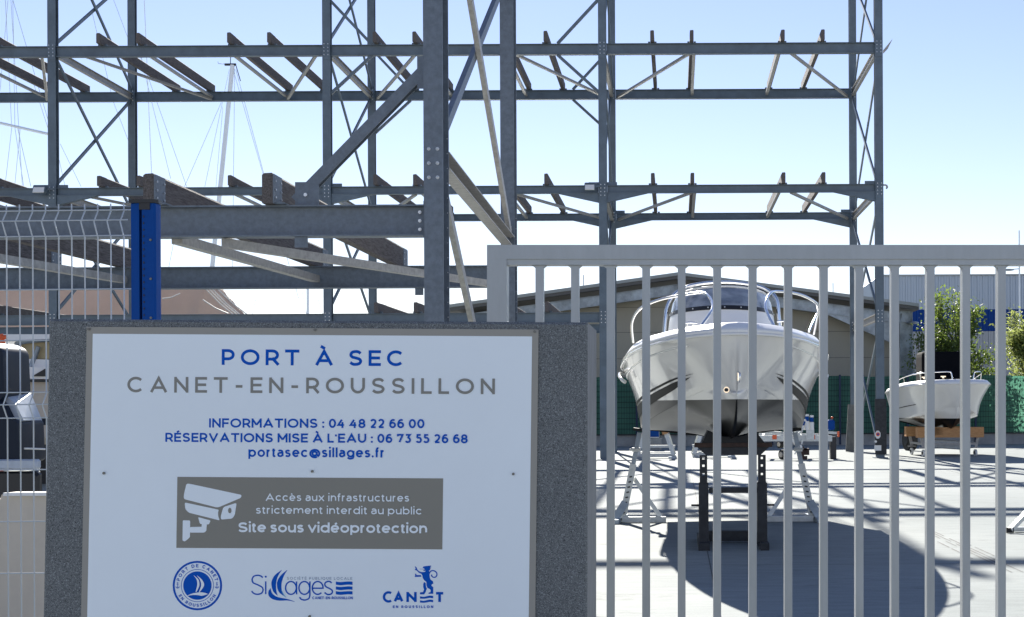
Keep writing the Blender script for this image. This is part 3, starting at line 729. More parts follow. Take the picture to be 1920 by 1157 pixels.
m = MB(); loft(m, rnd([(-110, 762), (-110, 655), (-20, 640), (6, 652), (10, 742), (-8, 762)], 16), YE, YE+DE); m.build("cowl", NAVY, om)
m = MB()
q = [at_y(12, 742, YE+.06), at_y(58, 737, YE+DE), at_y(79, 788, YE+DE), at_y(44, 788, YE+.02), at_y(30, 758, YE+.03)]
dd = Vector((-.05, .012, -.02)); q2 = [p+dd for p in q]
m.add(q+q2, [[0,1,2,3,4],[9,8,7,6,5],[0,5,6,1],[1,6,7,2],[2,7,8,3],[3,8,9,4],[4,9,5,0]]); m.build("shoulder", NAVYL, om)
m = MB(); loft(m, rnd([(-110, 868), (-110, 748), (-4, 748), (10, 760), (24, 786), (38, 790), (42, 868)], 6), YE-.02, YE+DE-.02); m.build("lower_cowl", NAVY, om)
m = MB(); m.tube([at_y(46, 841, YE+.03), at_y(84, 842, YE+DE-.03)], .006, 5); m.build("trim_line", WHITEP, om)
m = MB(); m.bx(EP(-110, 0).x, EP(74, 0).x, YE-.06, YE+.0, EP(0, 880).z, EP(0, 861).z, 0, .012); m.build("mounting_shelf", NAVYL, om)
m = MB(); m.bx(EP(-110, 0).x, EP(70, 0).x, YE-.02, YE+.05, 0, EP(0, 884).z, 0, .02); m.build("leg_housing", BLACKP, om)
# beige bin
a = at_y(-60, 925, 6.6); c = at_y(112, 925, 6.6)
m = MB(); pr = [(a.x, 0), (c.x, 0), (c.x, a.z-.06), (c.x-.03, a.z)] + [(at_y(8, 924, 6.6).x, a.z), (at_y(3, 926, 6.6).x, a.z-.008), (at_y(0, 932, 6.6).x, a.z-.03), (a.x, a.z-.03)]
vs = [Vector((x, y, z)) for y in (6.6, 6.72) for x, z in pr]; n_ = len(pr)
m.add(vs, [list(range(n_)), [n_+j for j in range(n_)][::-1]]+[[j, n_+j, n_+(j+1) % n_, (j+1) % n_] for j in range(n_)])
o = tag(m.build("storage_bin", BEIGE), "plain beige plastic bin low behind the mesh fence at bottom left", "bin")
m = MB(); m.bx(at_y(4, 0, 6.59).x, c.x, 6.575, 6.6, a.z-.012, a.z+.003); m.build("rim", WHITEP, o)  # white colour paints the lit top edge of the beige bin
# ------------------------------------------------------------------ sign pillar
YP = 3.6; DP = .40
pil = thing("entrance_pillar", "dark speckled stone entrance pillar carrying the white sign, in the left foreground", "pillar", (at_y(600, 600, YP).x, YP, 0))
tl, tr_ = at_y(91.5, 598, YP), at_y(1101.5, 604.5, YP)
bl = at_y(80, 1157, YP); br = at_y(1101, 1157, YP)
def down(a, b_): q = (0 - a.z)/(b_.z-a.z); return a + (b_-a)*q
bl, br = down(tl, bl), down(tr_, br)
ch = .006
m = MB(); d = Vector((0, DP, 0)); yv = Vector((0, ch, 0))
i_ = [tl+Vector((ch, 0, -ch)), tr_+Vector((-ch, 0, -ch)), br+Vector((-ch, 0, 0)), bl+Vector((ch, 0, 0))]
o_ = [p+yv for p in (tl, tr_, br, bl)]; bk = [p+d for p in (tl, tr_, br, bl)]
m.add(i_+o_, [[3,2,1,0],[0,1,5,4],[1,2,6,5],[3,0,4,7]]); m.add(o_+bk, [[0,1,5,4],[5,6,7,4],[3,0,4,7]]); m.add(o_+bk, [[1,2,6,5]], 1)
m.build("pillar_block", [TERR, PSIDE], pil)

# ------------------------------------------------------------------ sign board
sign = thing("sign_board", "white sign with grey border, blue lettering and three blue logos on the speckled pillar", "sign", (at_y(585, 900, YP).x, YP-.005, at_y(585, 900, YP).z))
def quad(mb, pts, y, m_=0, t=None):
    a = [at_y(px, py, YP) for px, py in pts]; vs = [Vector((p.x, y, p.z)) for p in a]
    if t is None: mb.add(vs, [list(range(len(vs)))[::-1]], m_)
    else:
        n_ = len(vs); bk_ = [Vector((p.x, y+t, p.z)) for p in a]
        mb.add(vs+bk_, [list(range(n_))[::-1], [n_+j for j in range(n_)]]+[[j, (j+1) % n_, n_+(j+1) % n_, n_+j] for j in range(n_)], m_)
m = MB(); quad(m, [(164, 613), (1010, 618), (1003, 1228), (152, 1222)], YP-.0045, 0, .004); m.build("border", BORDER, sign)
m = MB(); quad(m, [(175.5, 626), (998, 631), (991, 1216), (164, 1210)], YP-.0052, 0, .0005); m.build("panel", PANELW, sign)
YT0 = YP-.0056
def TP(px, py, layer): 
    p = at_y(px, py, YP); return Vector((p.x, YT0 - .00003*layer, p.z))
m = MB(); quad(m, [(334, 893.9), (831.7, 896.8), (830, 1029.8), (332, 1026.9)], YP-.0056, 0, .0003); m.build("notice_panel", PANELG, sign)

# ---- stroke lettering -------------------------------------------------------
def arc(cx_, cy_, rx, ry, a0, a1, n=14): return [(cx_+rx*math.cos(R(a0+(a1-a0)*i/n)), cy_+ry*math.sin(R(a0+(a1-a0)*i/n))) for i in range(n+1)]
def sm(pts, n=5): return [(p.x, p.y) for p in catmull([Vector((x, y, 0)) for x, y in pts], n)]
SC = sm([(.95,.85),(.76,.97),(.5,1),(.18,.94),(.05,.75),(.17,.58),(.5,.5),(.84,.41),(.97,.24),(.82,.06),(.5,0),(.22,.03),(0,.15)])
def bowl(x0, y0, y1, xr=1.0, xs=.5): return [(x0, y1), (xs, y1)] + arc(xs, (y0+y1)/2, xr-xs, (y1-y0)/2, 90, -90, 10)[1:-1] + [(xs, y0), (x0, y0)]
GV = {'grave': ([(.27, 1.36), (.52, 1.17)], 0), 'acute': ([(.45, 1.17), (.72, 1.36)], 0)}
xh = .745
def sx(g, h=xh): return g
G = {  # char: (width, [(points, square_caps)])
 'P': (.76, [([(0,0),(0,1)],1), (bowl(0,.36,1),0)]),
 'R': (.78, [([(0,0),(0,1)],1), (bowl(0,.36,1),0), ([(.58,.37),(1,0)],1)]),
 'O': (1.10, [(arc(.5,.5,.5,.5,0,360,28),2)]), 'D': (.92, [([(0,0),(0,1)],1), ([(0,1),(.42,1)]+arc(.42,.5,.58,.5,90,-90,14)[1:-1]+[(.42,0),(0,0)],0)]),
 'T': (.84, [([(0,1),(1,1)],1), ([(.5,1),(.5,0)],1)]),
 'A': (1.06, [([(0,-.08),(.5,1.0),(1,-.08)],0), ([(.19,.27),(.81,.27)],0)]),
 'S': (.80, [(SC,0)]), 'E': (.72, [([(1,1),(0,1),(0,0),(1,0)],1), ([(0,.51),(.9,.51)],1)]), 'F': (.70, [([(1,1),(0,1)],1), ([(0,1),(0,0)],1), ([(0,.47),(.9,.47)],1)]),
 'C': (.96, [(arc(.55,.5,.55,.5,44,316,22),0)]), 'G': (.98, [(arc(.55,.5,.55,.5,46,314,22)+[(.95,.5)],0)]),
 'N': (.86, [([(0,0),(0,1)],1), ([(0,1),(1,0)],0), ([(1,0),(1,1)],1)]), 'M': (1.02, [([(0,0),(0,1)],1), ([(0,1),(.5,.25)],0), ([(.5,.25),(1,1)],0), ([(1,0),(1,1)],1)]),
 'U': (.86, [([(0,1),(0,.45)]+arc(.5,.45,.5,.45,180,360,14)[1:]+[(1,1)],1)]), 'I': (0, [([(0,0),(0,1)],1)]), 'L': (.64, [([(0,1),(0,0),(1,0)],1)]),
 'V': (1.0, [([(0,1.08),(.5,0),(1,1.08)],0)]), 'B': (.78, [([(0,0),(0,1)],1), (bowl(0,.52,1,.92),0), (bowl(0,0,.52),0)]), 'Q': (1.10, [(arc(.5,.5,.5,.5,0,360,28),2), ([(.55,.12),(.95,-.12)],0)]),
 '-': (.56, [([(0,.40),(1,.40)],0)]), ':': (0, [('dot',0,.02), ('dot',0,.62)]), '.': (0, [('dot',0,.02)]), "'": (.02, [([(0,1),(0,.74)],0)]),
 '0': (.72, [(arc(.5,.5,.5,.5,0,360,26),2)]), '2': (.66, [(sm([(.03,.82),(.22,.97),(.5,1),(.82,.92),(.93,.71),(.82,.5),(.5,.26),(.04,0)]),0), ([(0,0),(1,0)],0)]),
 '3': (.64, [([(.05,1),(.95,1),(.45,.6)],0), (sm([(.45,.6),(.8,.55),(.98,.3),(.8,.06),(.45,0),(.15,.05),(.0,.15)]),0)]),
 '4': (.76, [([(.62,1),(0,.27),(1,.27)],0), ([(.74,.55),(.74,0)],1)]), '5': (.64, [([(.92,1),(.2,1),(.14,.58)],0), (sm([(.14,.58),(.5,.62),(.86,.53),(1,.3),(.84,.07),(.48,0),(.18,.04),(0,.15)]),0)]),
 '6': (.68, [(sm([(.9,.94),(.6,1),(.25,.9),(.04,.62),(.0,.38)]),0), (arc(.5,.31,.5,.31,0,360,20),2)]), '7': (.68, [([(0,.78),(0,1),(1,1),(.34,0)],0)]),
 '8': (.70, [(arc(.5,.74,.43,.26,0,360,20),2), (arc(.5,.26,.5,.27,0,360,20),2)]),
 'a': (0.62, [(sm([(.06,.66),(.3,.745),(.55,.745),(.88,.66),(1,.45)])+[(1,0)],0), (sm([(1,.44),(.5,.44),(.1,.38),(0,.21),(.12,.05),(.42,0),(.78,.05),(1,.2)]),0)]),
 'o': (0.74, [(arc(.5,.3725,.5,.3725,0,360,22),2)]), 'c': (0.68, [(arc(.56,.3725,.56,.3725,42,318,18),0)]),
 'e': (.72, [([(.02,.37),(.98,.37)],0), (arc(.5,.3725,.5,.3725,-8,318,22),0)]), 'r': (0.4, [([(0,0),(0,.745)],1), (sm([(0,.42),(.2,.64),(.55,.73),(1,.745)]),0)]),
 's': (0.57, [(sm([(.93,.66),(.7,.73),(.45,.745),(.12,.69),(.06,.56),(.2,.44),(.5,.385),(.85,.33),(.97,.19),(.82,.05),(.48,0),(.2,.02),(0,.1)]),0)]),
 't': (.38, [([(.3,1.0),(.3,.2)]+sm([(.3,.2),(.4,.03),(.75,-.02),(1.15,.05)])[1:],0), ([(-.3,.745),(1.1,.745)],0)]),
 'p': (0.76, [([(0,.745),(0,-.27)],1), (arc(.5,.3725,.5,.3725,0,360,22),2)]), 'd': (0.76, [([(1,1.06),(1,0)],1), (arc(.5,.3725,.5,.3725,0,360,22),2)]), 'b': (0.76, [([(0,1.06),(0,0)],1), (arc(.5,.3725,.5,.3725,0,360,22),2)]),
 'g': (0.76, [([(1,.745),(1,0)]+sm([(1,0),(.9,-.2),(.5,-.29),(.2,-.25),(.02,-.14)])[1:],0), (arc(.5,.3725,.5,.3725,0,360,22),2)]),
 'i': (0, [([(0,0),(0,.745)],1), ('dot',0,1.15)]), 'l': (0, [([(0,0),(0,1.06)],1)]), 'f': (.38, [([(.3,-.1),(.3,.8)]+sm([(.3,.8),(.42,1.02),(.75,1.1),(1.2,1.05)])[1:],0), ([(-.3,.72),(1.1,.72)],0)]),
 'n': (0.66, [([(0,0),(0,.745)],1), (sm([(0,.45),(.18,.66),(.5,.745),(.85,.67),(1,.42)])+[(1,0)],0)]), 'm': (1.12, [([(0,0),(0,.745)],1), (sm([(0,.45),(.1,.66),(.27,.745),(.44,.67),(.5,.42)])+[(.5,0)],0), (sm([(.5,.45),(.6,.66),(.77,.745),(.94,.67),(1,.42)])+[(1,0)],0)]),
 'u': (0.66, [([(1,.745),(1,0)],1), ([(0,.745),(0,.32)]+sm([(0,.32),(.14,.06),(.48,0),(.82,.08),(1,.3)])[1:],0)]), 'x': (0.66, [([(0,.745),(1,0)],1), ([(1,.745),(0,0)],1)]), 'v': (0.7, [([(0,.745),(.5,0)],1), ([(.5,0),(1,.745)],1)]),
 'q': (0.76, [([(1,.745),(1,-.27)],1), (arc(.5,.3725,.5,.3725,0,360,22),2)]),
 'α': (.66, [([(1,.745),(1,0)],1), (arc(.5,.3725,.5,.3725,0,360,22),2)]),
 '@': (1.1, [(arc(.5,.36,.5,.5,-52,300,30),0), (arc(.48,.36,.24,.25,0,360,16),2), (sm([(.74,.6),(.73,.25),(.82,.12),(.95,.16),(1,.36)]),0)]),
}
G['À'] = (G['A'][0], G['A'][1]+[([(.28,1.40),(.55,1.20)],0)]); G['É'] = (G['E'][0], G['E'][1]+[([(.38,1.19),(.78,1.38)],0)])
G['è'] = (G['e'][0], G['e'][1]+[([(.22,1.12),(.5,.94)],0)]); G['é'] = (G['e'][0], G['e'][1]+[([(.5,.94),(.78,1.12)],0)])
class Pen:
    def __init__(s): s.mb = MB(); s.k = 0
    def poly(s, pts, fn=None):
        v = [TP(x, y, s.k) for x, y in pts]; s.k += 1
        # orientation independent: face towards the viewer
        s.mb.add(v, [list(range(len(v)))])
    def stroke(s, pts, w_, cap=0, closed=False):
        P = [Vector((x, y)) for x, y in pts]
        if closed: P = P[:-1]
        else:
            if cap == 1:
                P[0] = P[0] + (P[0]-P[1]).normalized()*w_/2; P[-1] = P[-1] + (P[-1]-P[-2]).normalized()*w_/2
        n_ = len(P); Lp, Rp = [], []
        for i in range(n_):
            if closed: a, b_ = P[i]-P[i-1], P[(i+1) % n_]-P[i]
            else: a = P[i]-P[i-1] if i > 0 else P[1]-P[0]; b_ = P[i+1]-P[i] if i < n_-1 else P[-1]-P[-2]
            if a.length < 1e-6: a = b_
            if b_.length < 1e-6: b_ = a
            a = a.normalized(); b_ = b_.normalized(); na = Vector((-a.y, a.x)); nb = Vector((-b_.y, b_.x)); nn = na+nb
            if nn.length < .2: nn = na
            nn.normalize(); q = w_/2/max(.45, nn.dot(na))
            Lp.append(P[i]+nn*q); Rp.append(P[i]-nn*q)
        vs = [TP(p.x, p.y, s.k) for p in Lp]+[TP(p.x, p.y, s.k) for p in Rp]; s.k += 1
        rng_ = range(n_ if closed else n_-1)
        s.mb.add(vs, [[i, (i+1) % n_, n_+(i+1) % n_, n_+i] for i in rng_])
    def dot(s, x, y, r): s.poly([(x+r*math.cos(i*math.pi/6), y+r*math.sin(i*math.pi/6)) for i in range(12)])
    def glyph(s, ch_, ox, oy, cap, t, ca=1.0, sa=0.0, wsc=1.0):
        w_, st = G[ch_]; W = w_*cap*wsc; tt = t*cap
        def mp(x, y):
            gx = tt/2 + x*(max(W-tt, 0)); gy = tt/2 + y*(cap-tt)
            return (ox+gx*ca+gy*sa, oy+gx*sa-gy*ca)
        for q in st:
            if q[0] == 'dot': x, y = mp(q[1], q[2]); s.dot(x, y, tt*.58)
            else: s.stroke([mp(x, y) for x, y in q[0]], tt, 1 if q[1] == 1 else 0, q[1] == 2)
    def text(s, txt, x0, y0, x1, y1, cap, t, wsc=1.0, gap=None):
        tot = math.hypot(x1-x0, y1-y0)
        fix = sum((.22*cap if c == ' ' else (t*cap if G[c][0]*wsc <= t else 0)) for c in txt)
        var = sum(G[c][0]*cap for c in txt if c != ' ' and G[c][0]*wsc > t)
        if gap is None: gap = (tot-fix-var*wsc)/(len(txt)-1)
        else: gap *= cap; wsc = (tot-fix-gap*(len(txt)-1))/var
        ws = [(.22*cap if c == ' ' else max(G[c][0]*cap*wsc, t*cap)) for c in txt]
        ca, sa = (x1-x0)/tot, (y1-y0)/tot; x = 0
        print("TEXT", txt, round(wsc, 3), round(gap/cap, 3))
        for c, w_ in zip(txt, ws):
            if c != ' ': s.glyph(c, x0+x*ca, y0+x*sa, cap, t, ca, sa, wsc)
            x += w_+gap
    def done(s, name, m_, **kw): return s.mb.build(name, m_, sign, **kw)
def line(txt, x0, y0, x1, y1, cap, t, m_, wsc=1.0, gap=None):
    p = Pen(); p.text(txt, x0, y0, x1, y1, cap, t, wsc, gap); p.done("lettering", m_)
line("PORT À SEC", 417, 684.3, 757, 686.8, 29.5, .185, INKB, 1.08)
line("CANET-EN-ROUSSILLON", 240.3, 735.7, 928.5, 739.3, 29.3, .168, INKG, 1.05)
line("INFORMATIONS : 04 48 22 66 00", 393.4, 801.6, 796.5, 803.0, 17.2, .195, INKB, 1, .15)
line("RÉSERVATIONS MISE À L'EAU : 06 73 55 26 68", 311.5, 828.4, 877.6, 831.2, 17.0, .195, INKB, 1, .15)
line("portasec@sillages.fr", 467.0, 856.6, 721.8, 857.8, 17.6, .195, INKB, 1.02, .16)
YT0 -= .0006
line("Accès aux infrastructures", 499.2, 938.9, 768.3, 940.3, 13.8, .165, PANELW, 1.04, .17)
line("strictement interdit au public", 481.2, 962.8, 791.9, 964.3, 13.8, .165, PANELW, 1.04, .17)
line("Site sous vidéoprotection", 447.9, 997.4, 801.9, 999.6, 18.4, .205, PANELW, 1.05, .10)
# camera pictogram
def Q(x, y): return (300+x/3.4286, 870+y/3.4286)
p = Pen()
def pp(pts, smooth_=0):
    pts = [Q(x, y) for x, y in pts]; p.poly(pts)
def rc(pts, r=10):   # rounded corners
    out = []; n_ = len(pts)
    for i in range(n_):
        a, b_, c = Vector(pts[i-1]), Vector(pts[i]), Vector(pts[(i+1) % n_])
        r_ = min(r, (a-b_).length*.45, (c-b_).length*.45); p0 = b_+(a-b_).normalized()*r_; p1 = b_+(c-b_).normalized()*r_
        for k_ in range(6):
            t_ = k_/5; q = p0*(1-t_)**2+b_*2*t_*(1-t_)+p1*t_*t_; out.append((q.x, q.y))
    return out
pp(rc([(176, 124), (205, 128), (530, 198), (526, 216), (376, 280), (157, 224), (160, 190)], 16))
pp(rc([(164, 246), (384, 293), (378, 310), (380, 338), (390, 362), (190, 312), (168, 290)], 12))
pp(rc([(412, 276), (498, 248), (486, 326), (470, 350), (396, 356), (396, 332)], 14))
pp(rc([(250, 340), (331, 362), (320, 388), (262, 384)], 8))
pp([(274, 380), (307, 384), (304, 412), (272, 408)])
pp(rc([(272, 402), (305, 402), (304, 428), (290, 440), (194, 440), (194, 404)], 14))
pp(rc([(152, 360), (200, 362), (198, 470), (166, 497), (150, 492)], 8))
p.done("camera_pictogram", PANELW)
YT0 -= .0006
p = Pen(); x, y = Q(454, 298); p.poly([(x+3.2*math.cos(i*math.pi/6), y+5.2*math.sin(i*math.pi/6)) for i in range(12)]); p.done("camera_lens", PANELG)
YT0 += .0012
# ---- round harbour emblem
def circ(cx_, cy_, r, n=40): return [(cx_+r*math.cos(2*math.pi*i/n), cy_+r*math.sin(2*math.pi*i/n)) for i in range(n+1)]
cx_, cy_ = 371.5, 1097.5
p = Pen(); p.stroke(circ(cx_, cy_, 44.4), 3.8, 0, True); p.stroke(circ(cx_, cy_, 30.2), 1.0, 0, True); p.poly(circ(cx_, cy_, 26.6)[:-1])
def ctext(pen, txt, cx_, cy_, r, a0, a1, cap, t, inward=False, wsc=1.0):
    ws = [(.25 if c == ' ' else max(G[c][0]*wsc, t))*cap for c in txt]; L = R(abs(a1-a0))*r
    gap = (L-sum(ws))/(len(txt)-1); s_ = 0
    for c, w_ in zip(txt, ws):
        if c != ' ':
            f_ = (s_+w_/2)/L; a = R(a0+(a1-a0)*f_)
            if not inward: ca, sa = -math.sin(a), math.cos(a); ca, sa = math.sin(a), -math.cos(a); ux, uy = -math.sin(a)*-1, 0
            # tangent direction of reading
            tx, ty = (math.sin(a), math.cos(a)) if not inward else (-math.sin(a), -math.cos(a))
            bx_, by_ = cx_+r*math.cos(a), cy_-r*math.sin(a)
            pen.glyph(c, bx_-tx*w_/2, by_-ty*w_/2, cap, t, tx, ty, wsc)
        s_ += w_+gap
ctext(p, "PORT DE CANET", cx_, cy_, 34.2, 166, 14, 6.2, .2, False, .95)
ctext(p, "EN ROUSSILLON", cx_, cy_, 39.8, 208, 332, 5.8, .2, True, .95)
for s_ in (-1, 1):
    ax = cx_+s_*36.8; p.stroke([(ax, cy_-5), (ax, cy_+4)], .9); p.stroke([(ax-1.8, cy_-2.6), (ax+1.8, cy_-2.6)], .8)
    p.stroke(arc(ax, cy_+1, 3.3, 3.6, 10, 170, 8), 1.1); p.stroke(circ(ax, cy_-5.6, 1.0, 10), .6, 0, True)
p.done("round_emblem", INKB)
YT0 -= .0022
def Q4(x, y): return (300+x/6.857, 1030+y/6.857)
p = Pen()
def qp(q, pts, n=5): p.poly([q(a, b_) for a, b_ in pts])
def curve(q, left, right, n=6):
    L = sm(left, n); Rr = sm(right, n); 
    # strip between two curves of equal sample count
    m_ = min(len(L), len(Rr)); vs = [TP(*q(*L[i]), p.k) for i in range(m_)]+[TP(*q(*Rr[i]), p.k) for i in range(m_)]; p.k += 1
    p.mb.add(vs, [[i, i+1, m_+i+1, m_+i] for i in range(m_-1)])
curve(Q4, [(446, 334), (482, 380), (492, 450), (470, 545)], [(450, 333), (508, 385), (520, 460), (484, 540)])
curve(Q4, [(488, 334), (528, 390), (542, 460), (512, 545)], [(494, 334), (556, 390), (580, 460), (522, 548)])
curve(Q4, [(366, 588), (440, 560), (520, 548), (580, 552), (630, 568)], [(372, 592), (440, 582), (500, 584), (550, 592), (632, 570)])
p.done("emblem_boat", PANELW)
YT0 += .0022
# ---- middle logo
def Q5(x, y): return (460+x/8.727, 1040+y/8.727)
p = Pen()
def thin(pts, w_=3.0, closed=False, cap=0): p.stroke([Q5(a, b_) for a, b_ in pts], w_, cap, closed)
thin(sm([(296, 372), (262, 345), (210, 334), (150, 350), (122, 400), (140, 455), (215, 490), (285, 530), (300, 580), (272, 628), (210, 644), (150, 630), (112, 592)]), 2.6)
thin([(344, 432), (344, 642)], 2.6); x, y = Q5(344, 357); p.dot(x, y, 1.9)
curve(Q5, [(603, 248), (500, 325), (444, 420), (440, 510), (470, 600), (530, 662)], [(608, 248), (545, 345), (516, 450), (514, 540), (522, 610), (540, 664)])
curve(Q5, [(692, 248), (590, 335), (534, 430), (530, 520), (560, 605), (622, 662)], [(697, 248), (640, 345), (606, 450), (602, 540), (614, 610), (640, 668)])
curve(Q5, [(420, 545), (388, 600), (396, 670), (460, 725), (570, 748), (700, 745), (818, 766)], [(424, 545), (436, 600), (470, 650), (530, 685), (610, 705), (700, 722), (820, 762)])
def el(cx0, cy0, rx, ry, a0=0, a1=360, n=22): return arc(cx0, cy0, rx, ry, a0, a1, n)
def flip(pts, cy0): return [(a, 2*cy0-b_) for a, b_ in pts]
thin(el(756, 540, 88, 105), 2.6, True); thin([(848, 434), (848, 645)], 2.6)
thin(el(975, 540, 88, 105), 2.6, True); thin([(1066, 434), (1066, 650)]+sm([(1066, 650), (1050, 710), (985, 738), (925, 725), (898, 690)])[1:], 2.6)
thin([(1110, 545), (1280, 545)]+flip(el(1194, 540, 88, 105, 2, 312), 540)[1:], 2.6)
thin(sm([(1424, 460), (1392, 436), (1360, 434), (1320, 452), (1310, 490), (1335, 525), (1385, 548), (1428, 580), (1430, 620), (1395, 645), (1350, 645), (1305, 615)]), 2.6)
for y0_ in (438, 518, 596):
    curve(Q5, [(1490, y0_-2), (1560, y0_+6), (1640, y0_), (1700, y0_-4), (1762, y0_)], [(1490, y0_+48), (1560, y0_+58), (1640, y0_+52), (1700, y0_+48), (1762, y0_+52)])
p.text("CANET-EN-ROUSSILLON", *Q5(1105, 724), *Q5(1768, 724), 5.0, .2, 1, .10)
p.done("company_logo", INKB)
p = Pen(); p.text("SOCIÉTÉ PUBLIQUE LOCALE", *Q5(690, 404), *Q5(1760, 406), 4.9, .13); p.done("company_logo_caption", mat("ink_pale_blue", (.16, .24, .36), .5))
YT0 -= .003; p = Pen(); curve(Q5, [(604, 560), (612, 600), (640, 660), (676, 690)], [(606, 560), (624, 600), (658, 660), (686, 692)]); p.done("company_logo_accent", INKL); YT0 += .003
# ---- lion logo
def Q6(x, y): return (700+x/9.887, 1040+y/9.887)
p = Pen()
def lp(pts, n=0):
    q = sm(pts+[pts[0]], 4) if n else pts
    p.poly([Q6(a, b_) for a, b_ in q])
lp([(925, 225), (945, 212), (985, 205), (1080, 198), (1080, 212), (1062, 218), (1082, 232), (1058, 240), (1076, 256), (1052, 262), (1066, 282), (1042, 288), (1020, 300), (960, 296), (934, 290), (930, 276), (966, 272), (938, 258), (960, 246), (925, 246)])
lp([(775, 218), (790, 214), (810, 236), (822, 268), (850, 300), (890, 318), (960, 318), (980, 296), (1040, 292), (1048, 320), (1030, 350), (1034, 400), (1060, 450), (1112, 490), (1120, 530), (1090, 548), (1085, 570), (1118, 600), (1118, 720), (1030, 722), (1032, 700), (1066, 690), (1070, 650), (1050, 632), (1010, 610), (992, 560), (990, 500), (950, 470), (925, 430), (915, 380), (900, 352), (850, 330), (812, 290), (790, 284), (776, 270), (792, 252)])
lp([(776, 352), (800, 350), (812, 376), (890, 374), (898, 404), (776, 410), (774, 388), (788, 376)])
lp([(948, 500), (978, 520), (984, 590), (1000, 625), (975, 690), (950, 732), (872, 730), (872, 694), (930, 688), (946, 640), (932, 590), (932, 540)])
p.stroke([Q6(a, b_) for a, b_ in sm([(1086, 500), (1050, 440), (1040, 360), (1070, 305), (1120, 292), (1172, 320), (1186, 370), (1160, 410), (1118, 414), (1088, 388), (1096, 366)])], 2.1)
p.stroke([Q6(865, 262), Q6(934, 264)], .6)
for y0_ in (768, 842):
    curve(Q6, [(872, y0_), (940, y0_+8), (1010, y0_-6), (1060, y0_-14), (1116, y0_-8)], [(872, y0_+40), (940, y0_+44), (1010, y0_+36), (1060, y0_+28), (1116, y0_+36)])
p.stroke([Q6(a, b_) for a, b_ in arc(290, 778, 84, 84, 55, 305, 20)], 4.6)
x0_, y0_ = Q6(0, 870)
def ch3(c, xa, xb, t=.26, cap=18.8): p.glyph(c, 700+xa/9.887, 1040+872/9.887, cap, t, 1, 0, (xb-xa)/9.887/cap/G[c][0])
ch3('A', 385, 566); ch3('N', 620, 812); ch3('T', 1170, 1302)
p.text("EN ROUSSILLON", *Q6(370, 984), *Q6(1118, 984), 4.9, .24)
p.done("town_logo", INKB)
# screws
m = MB()
for x, y in ((592, 618.8), (169, 617.5), (1003, 622), (197, 887), (587, 883.5), (963, 888.5), (582, 1155)):
    c = at_y(x, y, YP); c.y = YP-.008; m = MB(); m.disc(c, .0034, (0, 1, 0), .004, 10); m.build("screw", SCREW, sign)

# ------------------------------------------------------------------ sliding gate
YG = 4.6; TG = .027
gate = thing("sliding_gate", "pale grey metal sliding gate with square vertical bars, right of the sign pillar", "gate", (at_y(1400, 480, YG).x, YG, 0))
def gv(x, y, yy=YG): return at_y(x, y, yy)
def gbar(mb, x0, x1, ytop, ybot, y0, y1):
    a, b_, c, d_ = gv(x0, ytop), gv(x1, ytop), gv(x1, ybot), gv(x0, ybot)
    vs = [Vector((p.x, y_, p.z)) for y_ in (y0, y1) for p in (a, b_, c, d_)]
    mb.add(vs, [[3,2,1,0],[4,5,6,7],[0,1,5,4],[1,2,6,5],[2,3,7,6],[3,0,4,7]])
m = MB(); 
# top rail: face, stepped lower lip
gbar(m, 915.3, 2600, 461, 487.5, YG-.03, YG+.035); gbar(m, 952, 2600, 487.4, 498, YG-.024, YG+.03)
m.build("top_rail", GATE, gate)
m = MB(); gbar(m, 915.3, 952, 487.6, 1690, YG-.03, YG+.035); m.build("end_post", GATE, gate)
m = MB(); gbar(m, 952.2, 2600, 1560, 1600, YG-.03, YG+.035); m.build("bottom_rail", GATE, gate)
x = 1004.6
for i in range(22):
    xx = 1004.6 + 66.55*i
    m = MB(); gbar(m, xx, xx+14.6, 498.2, 1559.8, YG-.013, YG+.028)
    for a in (-1, 1):   # small weld fillets under the rail
        c0 = gv(xx+7.3+a*7.3, 498.3); m.add([c0+Vector((0, -.013, 0)), c0+Vector((a*.011, -.013, 0)), c0+Vector((0, -.013, -.009)), c0+Vector((0, .012, 0)), c0+Vector((a*.011, .012, 0)), c0+Vector((0, .012, -.009))], [[0,1,2],[5,4,3],[0,3,4,1],[1,4,5,2],[2,5,3,0]])
    m.build("bar", GATE, gate)

# ------------------------------------------------------------------ welded mesh fence at left
YH = 5.4
fx = thing("mesh_fence", "welded wire mesh fence panel with folded ribs, left of the blue post", "fence", (at_y(120, 700, YH).x, YH, 0))
zt = at_y(120, 384, YH).z
px2z = lambda py: at_y(120, py, YH).z
folds = [(397, 418, 445), (737, 760, 785)]
rowz = [397, 418, 445, 545, 640, 737, 760, 785, 882, 979, 1076, 1173, 1270, 1290, 1314, 1410, 1507, 1604]
folds.append((1270, 1290, 1314))
def foldy(py):
    for a, b_, c in folds:
        if a <= py <= b_: return -.035*(py-a)/(b_-a)
        if b_ <= py <= c: return -.035*(c-py)/(c-b_)
    return 0
x0 = at_y(13, 600, YH).x; dxw = 24.45*YH/F
m = MB()
for i in range(-9, 10):
    x = x0+i*dxw
    if x > at_y(240, 500, YH).x: continue
    pts = []
    for py in [383.5-.15*i] + rowz + [1650]:
        pts.append(Vector((x, YH+foldy(py), px2z(py))))
    m.tube(pts, .0026, 6)
m.build("vertical_wires", WIRE, fx)
m = MB()
for py in rowz:
    z = px2z(py); y = YH+foldy(py)-.004
    m.tube([Vector((x0-9.5*dxw, y, z)), Vector((at_y(247, 500, YH).x, y, z+.006))], .0027, 6)
m.build("horizontal_wires", WIRE, fx)
